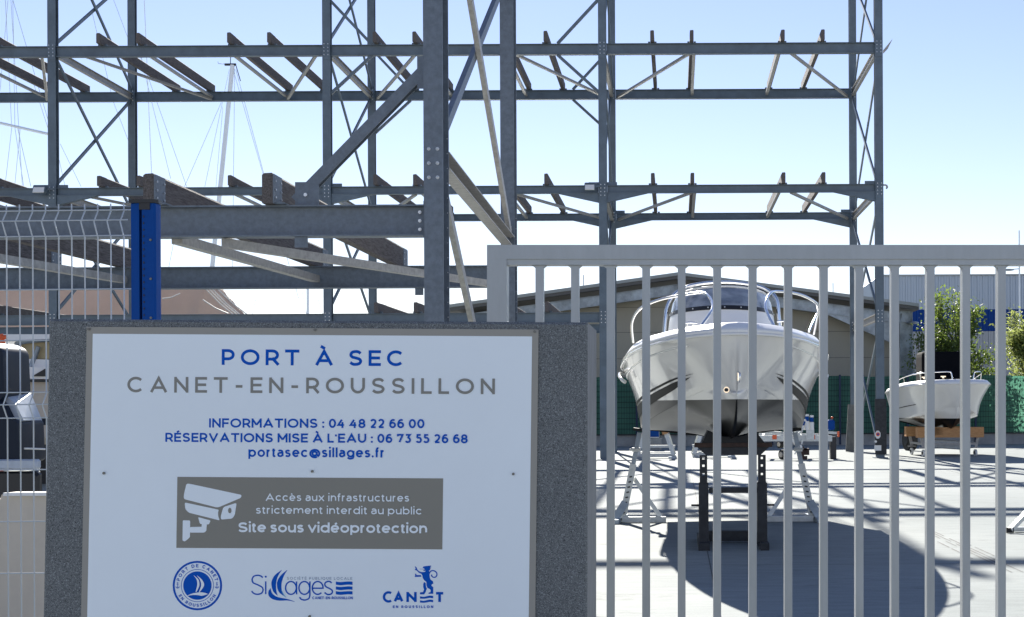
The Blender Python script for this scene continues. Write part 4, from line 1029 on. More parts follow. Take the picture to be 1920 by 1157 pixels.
# blue post
YQ = 5.25
bp_ = thing("gate_post", "bright blue metal post with black cap at the end of the mesh fence", "post", (at_y(271, 600, YQ).x, YQ+.05, 0))
def bxp(x): return at_y(x, 500, YQ).x
zt_ = at_y(271, 381, YQ).z
m = MB()
def prism(mb, xy, z0, z1, mi=0):
    n_ = len(xy); vs = [Vector((a, b_, z)) for z in (z0, z1) for a, b_ in xy]
    mb.add(vs, [list(range(n_))[::-1], [n_+j for j in range(n_)]]+[[j, (j+1) % n_, n_+(j+1) % n_, n_+j] for j in range(n_)], mi)
L_, Rr_ = bxp(240.5), bxp(293.5)
prism(m, [(L_, YQ+.035), (bxp(244), YQ+.010), (bxp(261), YQ), (bxp(261.2), YQ+.03), (bxp(266), YQ+.03), (bxp(266.2), YQ), (bxp(288), YQ), (bxp(291.5), YQ+.008), (Rr_, YQ+.035), (Rr_, YQ+.045), (L_, YQ+.045)], 0, zt_)
m.build("post_body", BLUEP, bp_)
m = MB(); prism(m, [(L_-.006, YQ+.02), (bxp(243), YQ-.006), (bxp(291), YQ-.006), (Rr_+.004, YQ+.014), (Rr_+.004, YQ+.05), (L_-.006, YQ+.05)], zt_+.001, zt_+.014); m.bx(bxp(262), bxp(282), YQ-.004, YQ-.001, zt_-.024, zt_); m.build("cap", BLACKP, bp_)
m = MB()
z = zt_-.05
while z > .1:
    m.box((bxp(270), YQ-.001, z), (.0035, .004, .0075)); z -= .0245
m.build("slots", BLACKP, bp_)
m = MB(); m.bx(bxp(262), bxp(265.5), YQ+.0285, YQ+.0295, 0, zt_-.002); m.build("groove", BLACKP, bp_)
m = MB()
for py in (450, 523, 596): m.disc((bxp(283), YQ-.002, at_y(283, py, YQ).z), .0045, (0, 1, 0), .006, 8)
m.build("bolt", SCREW, bp_)
# ------------------------------------------------------------------ boats
def interp(tab, s_):
    if s_ <= tab[0][0]: return tab[0][1:]
    for a, b_ in zip(tab, tab[1:]):
        if s_ <= b_[0]:
            q = (s_-a[0])/(b_[0]-a[0]); return tuple(x+(y-x)*q for x, y in zip(a[1:], b_[1:]))
    return tab[-1][1:]
def smooth_tab(tab, n=5):
    P = catmull([Vector(t[:3] if len(t) > 2 else (t[0], t[1], 0)) for t in tab], n); return [(p.x, p.y, p.z) for p in P]

def hull_mesh(sheer, chine, stem, wl, tr, M_hull, M_bot):
    """sheer/chine: (s, half beam, z); stem: (s, z) along the keel; s measured aft from the bow.  tr maps (x, s, z) -> world"""
    shs = smooth_tab(sheer); chs = smooth_tab(chine); L = sheer[-1][0]; s0 = sheer[0][0]
    c0 = chine[0][0]
    N = 44; m = MB()
    st = smooth_tab([(a, b_, 0) for a, b_ in stem])
    rowsL = []
    U = [(i/N)**1.7 for i in range(N+1)]
    for u in U:
        ss = s0+(L-s0)*u; b_, zs = interp(shs, ss)
        # chine and keel advance with the same parameter
        sc_ = c0+(L-c0)*u; cb, cz = interp(chs, sc_)
        # keel param: start at stem top
        ks = st[0][0]+(L-st[0][0])*u
        kz = None
        # use arc parameter along the stem for the first part
        rowsL.append((ss, b_, zs, sc_, cb, cz))
    # keel points by arc length
    kp = [Vector((a, b_)) for a, b_, _ in st]; cum = [0]
    for a, b_ in zip(kp, kp[1:]): cum.append(cum[-1]+(b_-a).length)
    def kat(d_):
        for i in range(1, len(cum)):
            if d_ <= cum[i]: q = (d_-cum[i-1])/max(cum[i]-cum[i-1], 1e-9); return kp[i-1].lerp(kp[i], q)
        return kp[-1]
    KC = .16    # fraction of keel length above the chine start
    out = []
    for side in (-1, 1):
        rows = []
        for i, u in enumerate(U):
            ss, b_, zs, sc_, cb, cz = rowsL[i]; row = []
            # stem portion: topside's lower edge blends from the stem to the chine
            for j in range(13):
                v = j/12; fl = v**1.25
                x = b_ + (cb-b_)*v - (.10*math.sin(math.pi*v)*min(1, b_*1.2))*(1-u*.75)
                s_ = ss + (sc_-ss)*v; z = zs+(cz-zs)*v
                row.append(tr(side*max(x, 0), s_, z))
            rows.append(row)
        if side > 0: rows = [r_[::-1] for r_ in rows]
        m.grid(rows, 0, True)
        rows = []
        for i, u in enumerate(U):
            ss, b_, zs, sc_, cb, cz = rowsL[i]; k_ = kat(KCs(u)*cum[-1])
            row = []
            for j in range(9):
                v = j/8
                bulge = .04*math.sin(math.pi*v)*min(1, cb)
                row.append(tr(side*(cb*(1-v)), sc_+(k_.x-sc_)*v, cz+(k_.y-cz)*v-bulge))
            rows.append(row)
        if side > 0: rows = [r_[::-1] for r_ in rows]
        m.grid(rows, 1, True)
    # transom
    return m
def KCs(u): return STEMFRAC + (1-STEMFRAC)*u

def make_boat(root, tr, sheer, chine, stem, wl, stemfrac, mats=(GEL, ANTIF), deckh=(.12, .2)):
    global STEMFRAC; STEMFRAC = stemfrac
    m = hull_mesh(sheer, chine, stem, wl, tr, *mats)
    # split by water line: every face whose centre is above wl is white
    for fi, f in enumerate(m.f):
        if m.m[fi] == 1:
            pass
    return m

# ---- main boat
BX = .565; BY = 13.05
SHEER = [(0, 0, 2.17), (.06, .22, 2.165), (.22, .42, 2.155), (.50, .60, 2.14), (1.05, .78, 2.12), (1.75, .95, 2.10), (2.75, 1.11, 2.06), (3.95, 1.22, 2.01), (4.95, 1.26, 1.98), (7.0, 1.24, 1.95)]
CHINE = [(.36, .0, 1.62), (.50, .12, 1.66), (.85, .24, 1.665), (1.45, .42, 1.60), (1.95, .58, 1.51), (3.4, .87, 1.345), (4.95, 1.02, 1.20), (7.0, 1.04, 1.15)]
STEM = [(.02, 2.16), (.08, 1.95), (.17, 1.75), (.30, 1.56), (.62, 1.36), (1.2, 1.21), (1.95, 1.12), (3.5, 1.07), (7.0, 1.04)]
def tr1(x, s_, z): return Vector((BX+x, BY+s_, z))
boat = thing("motor_boat", "large white motor boat seen bow on, propped on stands behind the gate bars", "motor boat", (BX, BY+3.2, 1.05))
shs = smooth_tab(SHEER); chs = smooth_tab(CHINE); stt = smooth_tab([(a, b_, 0) for a, b_ in STEM])
def lower_edge(tabc, tabs, c0, ss):
    """chine where it exists, otherwise the stem"""
    if ss >= c0: return interp(tabc, ss)
    z = interp([(a, b_) for a, b_, _ in tabs], ss)[0]; return (0.0, z)
def hull2(tr, shs, chs, stt, L, c0, wlz, M=60, flare=.09, stripe=None):
    m = MB(); us = [(i/M)**1.6 for i in range(M+1)]
    zmin_top = None
    stem_z = [(a, b_) for a, b_, _ in stt]
    # stem curve by z for the fore part
    for side in (-1, 1):
        top = []
        for u in us:
            s_t = L*u; b_, zs = interp(shs, s_t)
            s_b = c0 + (L-c0)*u; cb, cz = interp(chs, s_b); row = []
            for j in range(19):
                v = j/18
                x = b_+(cb-b_)*v**(1.0+.55*(1-u)**2) - flare*math.sin(math.pi*min(1, v*1.05))*min(1, b_*1.3)*(1-.8*u)
                row.append(Vector((side*max(x, 0), s_t+(s_b-s_t)*v, zs+(cz-zs)*v)))
            # at the very bow run the row down the stem itself
            if u == 0:
                row = []
                for j in range(19):
                    v = j/18; z = stt[0][1]+(cz-stt[0][1])*v
                    s_ = next((a1+(a2-a1)*((z1-z)/max(z1-z2, 1e-9)) for (a1, z1), (a2, z2) in zip(stem_z, stem_z[1:]) if z1 >= z >= z2), 0)
                    row.append(Vector((0, s_, z)))
            top.append(row)
        T = [[tr(p.x, p.y, p.z) for p in (r_ if side < 0 else r_[::-1])] for r_ in top]
        # material by water line
        o = len(m.v); n_ = 19; m.v += [p for r_ in T for p in r_]
        for i in range(len(T)-1):
            for j in range(n_-1):
                f = [o+i*n_+j, o+i*n_+j+1, o+(i+1)*n_+j+1, o+(i+1)*n_+j]
                m.f.append(f); m.m.append(0); m.sm.append(True)
        # bottom
        kp = [Vector((a, b_)) for a, b_ in stem_z]; zc = top[0][-1].z
        kp = [Vector((top[0][-1].y, zc))]+[p for p in kp if p.y < zc-.01]
        cum = [0]
        for a, b_ in zip(kp, kp[1:]): cum.append(cum[-1]+(b_-a).length)
        def kat(d_):
            for i in range(1, len(cum)):
                if d_ <= cum[i]: return kp[i-1].lerp(kp[i], (d_-cum[i-1])/max(cum[i]-cum[i-1], 1e-9))
            return kp[-1]
        rows = []
        for i, u in enumerate(us):
            c = top[i][-1]; k_ = kat(cum[-1]*u); row = []
            for j in range(13):
                v = j/12
                row.append(Vector((c.x*(1-v), c.y+(k_.x-c.y)*v, c.z+(k_.y-c.z)*v - (.0012 if v == 0 and abs(c.x) > .30 else 0) + (.035*math.sin(math.pi*v)*min(1, abs(c.x)*1.3)))))
            rows.append(row)
        o = len(m.v); n_ = 13
        RR = [r_ if side < 0 else r_[::-1] for r_ in rows]
        m.v += [tr(p.x, p.y, p.z) for r_ in RR for p in r_]
        for i in range(len(RR)-1):
            for j in range(n_-1):
                f = [o+i*n_+j, o+i*n_+j+1, o+(i+1)*n_+j+1, o+(i+1)*n_+j]
                m.f.append(f); m.m.append(0); m.sm.append(True)
        top_out = top if side < 0 else top_out
    # transom
    e = top[-1]; pts = [Vector((-p.x if p.x > 0 else p.x, p.y, p.z)) for p in e]
    kz = stem_z[-1][1]
    ring = [Vector((-abs(p.x), L, p.z)) for p in e]+[Vector((0, L, kz))]+[Vector((abs(p.x), L, p.z)) for p in e[::-1]]
    m.add([tr(p.x, p.y, p.z) for p in ring], [list(range(len(ring)))[::-1]])
    m.merge(); return m, top_out
def mr2(t, g_, a, b_):
    r_ = t.nodes.new('ShaderNodeMapRange'); r_.inputs['To Min'].default_value = a; r_.inputs['To Max'].default_value = b_; t.links.new(g_.outputs[0], r_.inputs['Value']); return r_.outputs[0]
def hullmat(name, wlz, tilt=0.0):
    m, t, b, tc = node_mat(name)
    ge = t.nodes.new("ShaderNodeNewGeometry"); sp_ = t.nodes.new("ShaderNodeSeparateXYZ"); t.links.new(ge.outputs["Position"], sp_.inputs[0])
    g_ = t.nodes.new("ShaderNodeMath"); g_.operation = 'GREATER_THAN'; g_.inputs[1].default_value = wlz; t.links.new(sp_.outputs[2], g_.inputs[0])
    mx = t.nodes.new("ShaderNodeMix"); mx.data_type = 'RGBA'; mx.inputs[6].default_value = (.010, .010, .011, 1); mx.inputs[7].default_value = (.80, .78, .74, 1)
    t.links.new(g_.outputs[0], mx.inputs[0]); t.links.new(mx.outputs[2], b.inputs["Base Color"])
    mr = t.nodes.new("ShaderNodeMapRange"); mr.inputs["To Min"].default_value = .30; mr.inputs["To Max"].default_value = .16; t.links.new(g_.outputs[0], mr.inputs["Value"]); t.links.new(mr.outputs[0], b.inputs["Roughness"])
    b.inputs["Coat Roughness"].default_value = .04; t.links.new(mr2(t, g_, 0.0, .35), b.inputs["Coat Weight"]); t.links.new(mr2(t, g_, .16, .5), b.inputs["Specular IOR Level"])
    n_ = tex(t, "ShaderNodeTexNoise", tc, 1.6, (2.5, 1, .5), Detail=2.0); bp = t.nodes.new("ShaderNodeBump"); bp.inputs["Strength"].default_value = .07; bp.inputs["Distance"].default_value = .02
    t.links.new(n_.outputs["Fac"], bp.inputs["Height"]); t.links.new(bp.outputs[0], b.inputs["Normal"])
    return m
HULLM = hullmat("hull_two_tone", 1.555)
m, topL = hull2(tr1, shs, chs, stt, 7.0, .36, 1.55)
hull = m.build("hull", HULLM, boat)
# hull side helper: point on the port/starboard topside at fraction v down at station index
def side_pt(tr, top, side, s_, v, off=.007):
    i = min(range(len(top)), key=lambda k_: abs(top[k_][9].y-s_)); i = max(1, min(i, len(top)-2))
    r0, r1 = top[i], top[i+1] if top[i+1][9].y > s_ else top[i]
    if top[i][9].y > s_: r0, r1 = top[i-1], top[i]
    elif i+1 < len(top): r0, r1 = top[i], top[i+1]
    q = (s_-r0[9].y)/max(r1[9].y-r0[9].y, 1e-6); q = max(0, min(1, q))
    f = v*18; j = min(17, int(f)); g_ = f-j
    p = (r0[j].lerp(r0[j+1], g_)).lerp(r1[j].lerp(r1[j+1], g_), q)
    tn = (r1[j]-r0[j]).normalized(); dn = (r0[j+1]-r0[j]).normalized(); nrm = tn.cross(dn)
    if nrm.x > 0: nrm = -nrm
    p = p + nrm*off
    return tr(p.x*(1 if side < 0 else -1), p.y, p.z)
def band(tr, top, par, pts_hi, pts_lo, name, m_, n=40):
    for side in (-1, 1):
        mb = MB(); rows = []
        for i in range(n+1):
            q = i/n; s_ = pts_hi[0][0]+(pts_hi[-1][0]-pts_hi[0][0])*q
            a = interp([(x, y) for x, y in pts_hi], s_)[0]; b_ = interp([(x, y) for x, y in pts_lo], s_)[0]
            rows.append([side_pt(tr, top, side, s_, a+(b_-a)*k_/3) for k_ in range(4)])
        if side > 0: rows = [r_[::-1] for r_ in rows]
        mb.grid(rows, 0, True); mb.build(name, m_, par)
band(tr1, topL, hull, [(.85, .66), (1.6, .60), (6.9, .56)], [(.85, .662), (1.6, .635), (6.9, .60)], "pinstripe", STRIPE)
band(tr1, topL, hull, [(1.0, .70), (1.6, .665), (6.9, .635)], [(1.0, .703), (1.6, .78), (6.9, .86)], "swoosh_stripe", STRIPE)
# moulded knuckle line on the topside
for side in (-1, 1):
    mb = MB(); mb.tube([side_pt(tr1, topL, side, .5+6.3*i/50, .16, .002) for i in range(51)], .010, 5); mb.build("knuckle", GEL, hull)
# bow eye + bow thruster outlet
mb = MB(); c = tr1(-.0, .13, 1.765); mb.tube([c+Vector((.01, -.03, .045)), c+Vector((.02, -.05, .03)), c+Vector((.02, -.055, -.03)), c+Vector((.01, -.03, -.05))], .008, 6); mb.box(c+Vector((.01, -.0, 0)), (.022, .05, .10), 0, None, .01); mb.build("bow_eye", CHROME, hull)
mb = MB(); c = at_y(1363, 731, BY+.34); mb.disc(c, .030, (.35, 1, 0), .03, 14); mb.build("outlet", CHROME, hull)
mb = MB(); mb.disc(c+Vector((-.006, -.016, 0)), .018, (.35, 1, 0), .02, 12); mb.build("outlet_hole", BLACKP, hull)
# deck: rub rail, inward sloping bulwark, cambered top
def ring_pts(tab, L, n=70): return [(L*(i/n)**1.6,)+tuple(interp(tab, L*(i/n)**1.6)) for i in range(n+1)]
def deck_mesh(tr, shs, L, h0, h1, inset, camber):
    m = MB(); rp = ring_pts(shs, L)
    for side in (-1, 1):
        rows = []
        for s_, b_, z in rp:
            q = s_/L; h = h0+(h1-h0)*min(1, q*1.6); ins = inset*min(1, b_*3)
            so = s_+.02+inset*.8*(1-min(1, q*4))
            row = [Vector((side*b_, s_, z+.005)), Vector((side*(b_+.012*min(1, b_*10)), s_-.012*(1-q), z+.03)), Vector((side*max(b_-ins*.25, 0), s_+(so-s_)*.25, z+h*.5)), Vector((side*max(b_-ins*.75, 0), s_+(so-s_)*.75, z+h*.9)), Vector((side*max(b_-ins*1.3, 0), so, z+h))]
            for k_ in range(1, 6): row.append(Vector((side*max(b_-ins*1.3, 0)*(1-k_/5), so, z+h+camber*math.sin(math.pi/2*k_/5)*min(1, b_))))
            rows.append([tr(p.x, p.y, p.z) for p in row])
        if side < 0: rows = [r_[::-1] for r_ in rows]
        m.grid(rows, 0, True)
    return m
deck_mesh(tr1, shs, 7.0, .105, .17, .09, .02).build("deck", DECK, boat)
mb = MB(); rp = ring_pts(shs, 7.0)
path = [tr1(-b_-.012, s_, z-.01) for s_, b_, z in rp[::-1]]+[tr1(b_+.012, s_, z-.01) for s_, b_, z in rp[1:]]
mb.tube(path, .016, 6); mb.build("rub_rail", GEL, boat)
# spray lip hanging off the aft topsides
for side in (-1, 1):
    mb = MB(); P_s = catmull([tr1(side*1.265, 6.0, 1.93), tr1(side*1.285, 4.6, 1.90), tr1(side*1.25, 4.05, 1.83), tr1(side*1.19, 3.95, 1.78)], 5); mb.tube(P_s, .022, 6); mb.build("side_moulding", GEL, boat)
# console with canvas cover, band, vinyl screen, stainless frame
def cons_pt(a, hw, y0, y1, z): return Vector((.545+hw*math.sin(a), y1-(y1-y0)*math.cos(a), z))
AA = [R(-92+184*i/32) for i in range(33)]
def crow(hw, y0, y1, zf): return [cons_pt(a, hw, y0, y1, zf(a)) for a in AA]
mb = MB()
mb.grid([crow(.66, 15.9, 17.2, lambda a: 2.22), crow(.655, 15.95, 17.2, lambda a: 2.40), crow(.63, 16.05, 17.2, lambda a: 2.57+.025*math.cos(a))]); mb.build("console_cover", WSHADE, boat)
mb = MB(); mb.grid([crow(.634, 16.035, 17.2, lambda a: 2.565+.025*math.cos(a)), crow(.628, 16.06, 17.2, lambda a: 2.612+.028*math.cos(a))]); mb.build("screen_base_band", BLACKP, boat)
mb = MB()
for i in range(1, 32, 3): 
    p_ = cons_pt(AA[i], .636, 16.03, 17.2, 2.592+.026*math.cos(AA[i])); mb.sphere(p_, .009, 4)
mb.build("snap_studs", BOLT, boat)
mb = MB(); mb.grid([crow(.624, 16.07, 17.2, lambda a: 2.613+.028*math.cos(a)), crow(.60, 16.2, 17.2, lambda a: 2.73+.04*math.cos(a)), crow(.56, 16.35, 17.2, lambda a: 2.79+.085*math.cos(a))]); mb.build("windscreen", VINYL, boat)
mb = MB(); mb.tube(crow(.56, 16.345, 17.2, lambda a: 2.795+.085*math.cos(a)), .012, 6); mb.build("windscreen_trim", WHITEP, boat)
mb = MB()
fr = [tr1(-.72, 3.4, 2.2), tr1(-.70, 3.42, 2.5), tr1(-.66, 3.45, 2.70), tr1(-.52, 3.5, 2.86), tr1(-.30, 3.5, 2.925), tr1(0, 3.5, 2.945), tr1(.28, 3.5, 2.92), tr1(.48, 3.5, 2.86), tr1(.60, 3.45, 2.74), tr1(.63, 3.42, 2.5), tr1(.66, 3.4, 2.2)]
mb.tube(catmull(fr, 6), .022, 8); mb.build("screen_frame", CHROME, boat)
# bow rails
def rail(pts, ya, yb, name="bow_rail", r=.0145):
    n_ = len(pts); w3 = [at_y(x, y, ya+(yb-ya)*i/(n_-1)) for i, (x, y) in enumerate(pts)]
    mb = MB(); mb.tube(catmull(w3, 6), r, 8); return mb.build(name, CHROME, boat)
rail([(1187, 642), (1184.5, 615), (1187, 598), (1196, 583), (1211, 572), (1240, 561), (1280, 553), (1312, 548.5), (1325, 552), (1333, 562), (1336, 574), (1331, 588), (1313, 613)], 15.9, 13.9)
rail([(1452, 613), (1441, 592), (1435, 575), (1438, 560), (1446, 549), (1456, 546.5), (1480, 548), (1505, 554), (1526, 565), (1533, 574), (1533, 590), (1526, 627)], 13.9, 15.9)
w3 = [at_y(1531, 590, 15.75), at_y(1517, 622, 15.3)]; mb = MB(); mb.tube(w3, .012, 6); mb.build("bow_rail_brace", CHROME, boat)
def cleat(px, py, Y):
    c = at_y(px, py, Y); mb = MB(); mb.tube([c+Vector((-.075, 0, .028)), c+Vector((0, 0, .034)), c+Vector((.075, 0, .028))], .011, 6)
    for s_ in (-1, 1): mb.tube([c+Vector((s_*.03, 0, -.012)), c+Vector((s_*.03, 0, .03))], .009, 6)
    mb.build("cleat", CHROME, boat)
cleat(1294, 611, 14.6); cleat(1470, 608, 14.9)
for px_ in (1380, 1397): 
    c = at_y(px_, 612, 13.75); mb = MB(); mb.tube([c+Vector((0, 0, -.02)), c+Vector((0, 0, .03))], .008, 6); mb.sphere(c+Vector((0, 0, .03)), .013, 5); mb.build("deck_fitting", CHROME, boat)
# seats / inside behind the screen
mb = MB(); mb.bx(.15, .95, 17.25, 17.9, 2.1, 2.72, 0, .05); mb.build("helm_seat", WHITEP, boat)
mb = MB(); mb.box((.6, 19.9+.45, 1.9), (.45, .6, .9), 0, None, .1); mb.build("outboard_engine", NAVY, boat)

# ---- keel stand under the bow
ks = thing("keel_stand", "dark steel keel stand with perforated legs under the bow of the large boat", "boat stand", (BX, 15.0, 0))
def KP(px, py, Y=14.75): return at_y(px, py, Y)
z_t = KP(1370, 829).z; x0, x1 = KP(1302, 840).x, KP(1447, 840).x
mb = MB(); mb.bx(x0, x1, 14.66, 14.84, z_t-.05, z_t-.006); mb.build("pad_top", RUST, ks)
mb = MB(); vs = []
zc = KP(1370, 853).z
pr = [(x0+.03, z_t-.052), (x1-.03, z_t-.052), (x1-.12, zc), (x0+.12, zc)]
for y in (14.68, 14.82): vs += [Vector((a, y, b_)) for a, b_ in pr]
mb.add(vs, [[3,2,1,0],[4,5,6,7],[0,1,5,4],[1,2,6,5],[2,3,7,6],[3,0,4,7]]); mb.build("crossbeam", STANDD, ks)
mb = MB(); pr = [(x0+.08, z_t-.004), (x1-.08, z_t-.004), (x1-.16, z_t+.10), (BX+.09, z_t+.06), (BX-.09, z_t+.06), (x0+.14, z_t+.12)]
vs = [Vector((a, y, b_)) for y in (14.66, 15.2) for a, b_ in pr]; n_ = 6
mb.add(vs, [list(range(n_))[::-1], [n_+j for j in range(n_)]]+[[j, (j+1) % n_, n_+(j+1) % n_, n_+j] for j in range(n_)]); mb.build("rubber_chock", RUBBER, ks)
for s_, (pa, pb) in ((-1, (1312, 1326)), (1, (1421.5, 1435.5))):
    a, b_ = KP(pa, 900).x, KP(pb, 900).x; c = (a+b_)/2
    mb = MB(); zt2 = zc-.001; zlo = KP(1370, 905).z
    mb.bx(a, c-.013, 14.70, 14.78, zlo, zt2); mb.bx(c+.013, b_, 14.70, 14.78, zlo, zt2)
    zz = zt2; 
    for hy in (859, 873, 889):
        zh = KP(1370, hy).z; mb.bx(c-.0129, c+.0129, 14.701, 14.779, zh+.013, zz); zz = zh-.013
    mb.bx(c-.0129, c+.0129, 14.701, 14.779, zlo, zz); mb.build("telescopic_post", STANDD, ks)
    mb = MB(); mb.bx(a-.012, b_+.012, 14.685, 14.80, .06, zlo+.002, 0, .006); mb.build("leg", STANDD, ks)
    mb = MB(); mb.bx(a-.02+(.03 if s_ > 0 else 0), b_+.02-(.0 if s_ > 0 else 0), 14.5, 15.75, 0, .075); mb.bx(a-.005, b_+.005, 14.497, 14.502, .012, .062); mb.build("foot", STANDD, ks)
    mb = MB(); zq = KP(1370, 947).z; xq = a if s_ < 0 else b_; mb.tube([Vector((xq, 14.74, zq)), Vector((xq+s_*.09, 14.74, zq))], .012, 6); mb.build("locking_pin", STANDD, ks)
mb = MB(); zq = KP(1370, 919).z; mb.bx(KP(1329, 900).x, KP(1419, 900).x, 14.71, 14.78, zq-.028, zq+.028); mb.build("spreader_bar", STANDD, ks)
mb = MB(); mb.bx(KP(1329, 900).x, KP(1419, 900).x+.02, 15.3, 15.4, .02, .13); mb.bx(KP(1329, 900).x, KP(1419, 900).x+.02, 15.295, 15.3, .115, .13); mb.build("base_rail", STANDD, ks)

# ---- jack stands either side
def jack(label, foot, top, brace0, brace1, base1, Y, side):
    t = thing("jack_stand", label, "boat stand", at_y(foot[0], 978, Y)*1, "galvanised jack stands propping the large boat"); t.location.z = 0
    f = at_y(*foot, Y); h = at_y(*top, Y+.05); f.z = .03
    mid = f.lerp(h, .62)
    d_ = (h-f)
    mb = MB(); mb.bar(f, mid, .085, .06, (0, 1, 0)); mb.build("leg", STANDL, t)
    mb = MB()
    nS = 8
    for i in range(nS):
        p_ = f.lerp(h, .08+.40*i/(nS-1)); mb.box(p_+Vector((-.0, -.032, 0)), (.035, .008, .018), 0, Matrix.Rotation(R(12*side), 3, 'Y'))
    mb.build("slots", BLACKP, t)
    mb = MB(); mb.bar(mid-d_*.05+Vector((0, .0, 0)), h-d_*.03, .058, .036, (0, 1, 0)); mb.build("inner_tube", GALVW, t)
    mb = MB(); c = f.lerp(h, .78); mb.box(c, (.10, .10, .05)); mb.tube([c+Vector((-.09, -.05, 0)), c+Vector((.06, -.05, .01))], .012, 6); mb.build("screw_collar", STANDL, t)
    mb = MB(); mb.box(h+Vector((0, 0, .0)), (.17, .25, .035), 0, Matrix.Rotation(R(-8*side), 3, 'Y')); mb.build("pad", RUBBER, t)
    b0 = at_y(*brace0, Y+.1); b1 = at_y(*brace1, Y+.02); b1.z = .05
    mb = MB(); mb.bar(b0, b1, .05, .05, (0, 1, 0)); mb.build("brace", STANDL, t)
    e = at_y(*base1, Y); e.z = .04
    mb = MB(); mb.bar(Vector((f.x, Y-.06, .04)), Vector((e.x, Y-.06, .04)), .06, .07); mb.build("base_rail", STANDL, t)
    mb = MB(); o0 = Vector((f.x+side*.07, Y-.30, .03)); o1 = Vector((f.x-side*.02, Y+.6, .03)); mb.bar(o0, o1, .07, .055)
    mb.bar(Vector((f.x+side*.10, Y-.10, .03)), Vector((f.x-side*.04, Y-.05, .26)), .10, .025, (0, 1, 0)); mb.build("foot", GALVW, t)
jack("galvanised jack stand propping the left side of the large boat", (1167, 974), (1200, 806), (1189, 897), (1240, 972), (1249, 974), 18.1, -1)
jack("galvanised jack stand propping the right side of the large boat", (1524, 974), (1489, 806), (1474, 918), (1440, 970), (1437, 974), 18.1, 1)
# foot of another jack at the right edge
t = thing("jack_stand", "galvanised jack stand with only its foot showing at the right edge of the photo", "boat stand", (at_y(1925, 990, 16.4).x, 16.9, 0))
a = at_y(1894, 1003, 16.3); a.z = .035; c = Vector((a.x+.55, 17.4, .035))
mb = MB(); mb.bar(a, a+Vector((.30, .12, .27)), .075, .045); mb.build("foot", STANDL, t)
mb = MB(); mb.bar(a+Vector((.45, .30, .0)), a+Vector((.75, .35, 1.05)), .07, .05); mb.build("leg", STANDL, t)
mb = MB(); mb.box(a+Vector((-.005, -.015, 0)), (.085, .03, .06)); mb.build("end_cap", RUBBER, t)
mb = MB(); mb.bar(a+Vector((.06, .12, .0)), a+Vector((.75, .12, .0)), .06, .05); mb.build("base_rail", STANDL, t)

# ---- empty cradles behind
def cradle(pxl, pxr, pyb, label, Y, left_only=False):
    l = at_y(pxl, pyb, Y); r = at_y(pxr, pyb, Y); t = thing("boat_cradle", label, "boat cradle", ((l.x+r.x)/2, Y, 0), "empty white boat cradles behind the large boat")
    mb = MB(); mb.bx(l.x, r.x, Y-.05, Y+.05, .04, .14); mb.build("base_rail", STANDL, t); mb = MB(); mb.bx(l.x, r.x, Y+1.1, Y+1.2, .04, .14); mb.build("base_rail", STANDL, t); mb = MB(); mb.bx(l.x, r.x, Y-.05, Y+.05, .30, .37); mb.build("cross_rail", STANDL, t)
    for s_, x in ((-1, l.x), (1, r.x)):
        mb = MB(); mb.bar((x-s_*.05, Y-.06, .09), (x-s_*.27, Y, .72), .11, .07, (0, 1, 0)); mb.bar((x-s_*.02, Y+1.1, .09), (x-s_*.2, Y+.2, .70), .08, .06, (0, 1, 0)); mb.build("leg", STANDL, t)
        mb = MB(); mb.box((x-s_*.33, Y+.05, .86), (.16, .30, .36), 0, Matrix.Rotation(R(-18*s_), 3, 'Y')); mb.build("timber_pad", ORW, t)
        mb = MB(); mb.bx(x-s_*.1-.09, x-s_*.1+.12, Y-.3, Y+1.4, .0, .05); mb.build("foot", GALVW, t)
cradle(1192, 1266, 856, "white steel boat cradle with orange timber pads, between the left jack and the keel stand", 40.0)
cradle(1298, 1377, 856, "white steel boat cradle half hidden by the keel stand legs", 40.5)
# white and blue canister behind left
c = at_y(1226, 805, 47); mb = MB(); mb.bx(c.x-.18, c.x+.18, 47, 47.3, .40, c.z-.05, 0, .03); o = tag(mb.build("canister", WHITEP), "white canister with a blue lower half standing before the green fence", "canister")
mb = MB(); mb.bx(c.x-.17, c.x+.17, 46.99, 46.999, .45, .78); mb.build("blue_label", BLUEP, o)
mb = MB(); mb.bx(c.x-.25, c.x+.25, 46.9, 47.4, 0, .399); tag(mb.build("plinth_block", CONC), "small concrete block under the white and blue canister", "block")

# ---- boat trailer
YL = 38.6
def LP(px, py, dy=0): return at_y(px, py, YL+dy)
tl_ = thing("boat_trailer", "empty galvanised boat trailer with blue and white rollers, right of the large boat", "boat trailer", (LP(1500, 830).x, YL, 0))
mb = MB()
mb.bar(LP(1421, 822), LP(1560, 822), .10, .16, (0, 0, 1)); mb.bar(LP(1423, 816, 1.5), LP(1553, 817, 1.5), .08, .12); mb.bar(LP(1424, 808, 1.0), LP(1470, 812), .06, .06)
mb.bar(LP(1430, 822), LP(1432, 816, 1.5), .07, .1); mb.bar(LP(1500, 822), LP(1500, 816, 1.5), .07, .1); mb.bar(LP(1548, 822), LP(1546, 816, 1.5), .07, .1)
mb.bx(LP(1507, 0).x, LP(1522, 0).x, YL-.09, YL-.05, LP(0, 832).z, LP(0, 814).z)
mb.build("frame", STANDL, tl_)
mb = MB()
for x_, in ((1452,), (1524,)): c = LP(x_, 819.5); mb.bx(c.x-.06, c.x+.06, YL-.062, YL-.052, c.z-.06, c.z+.06)
mb.build("red_marker", ORANGE, tl_)
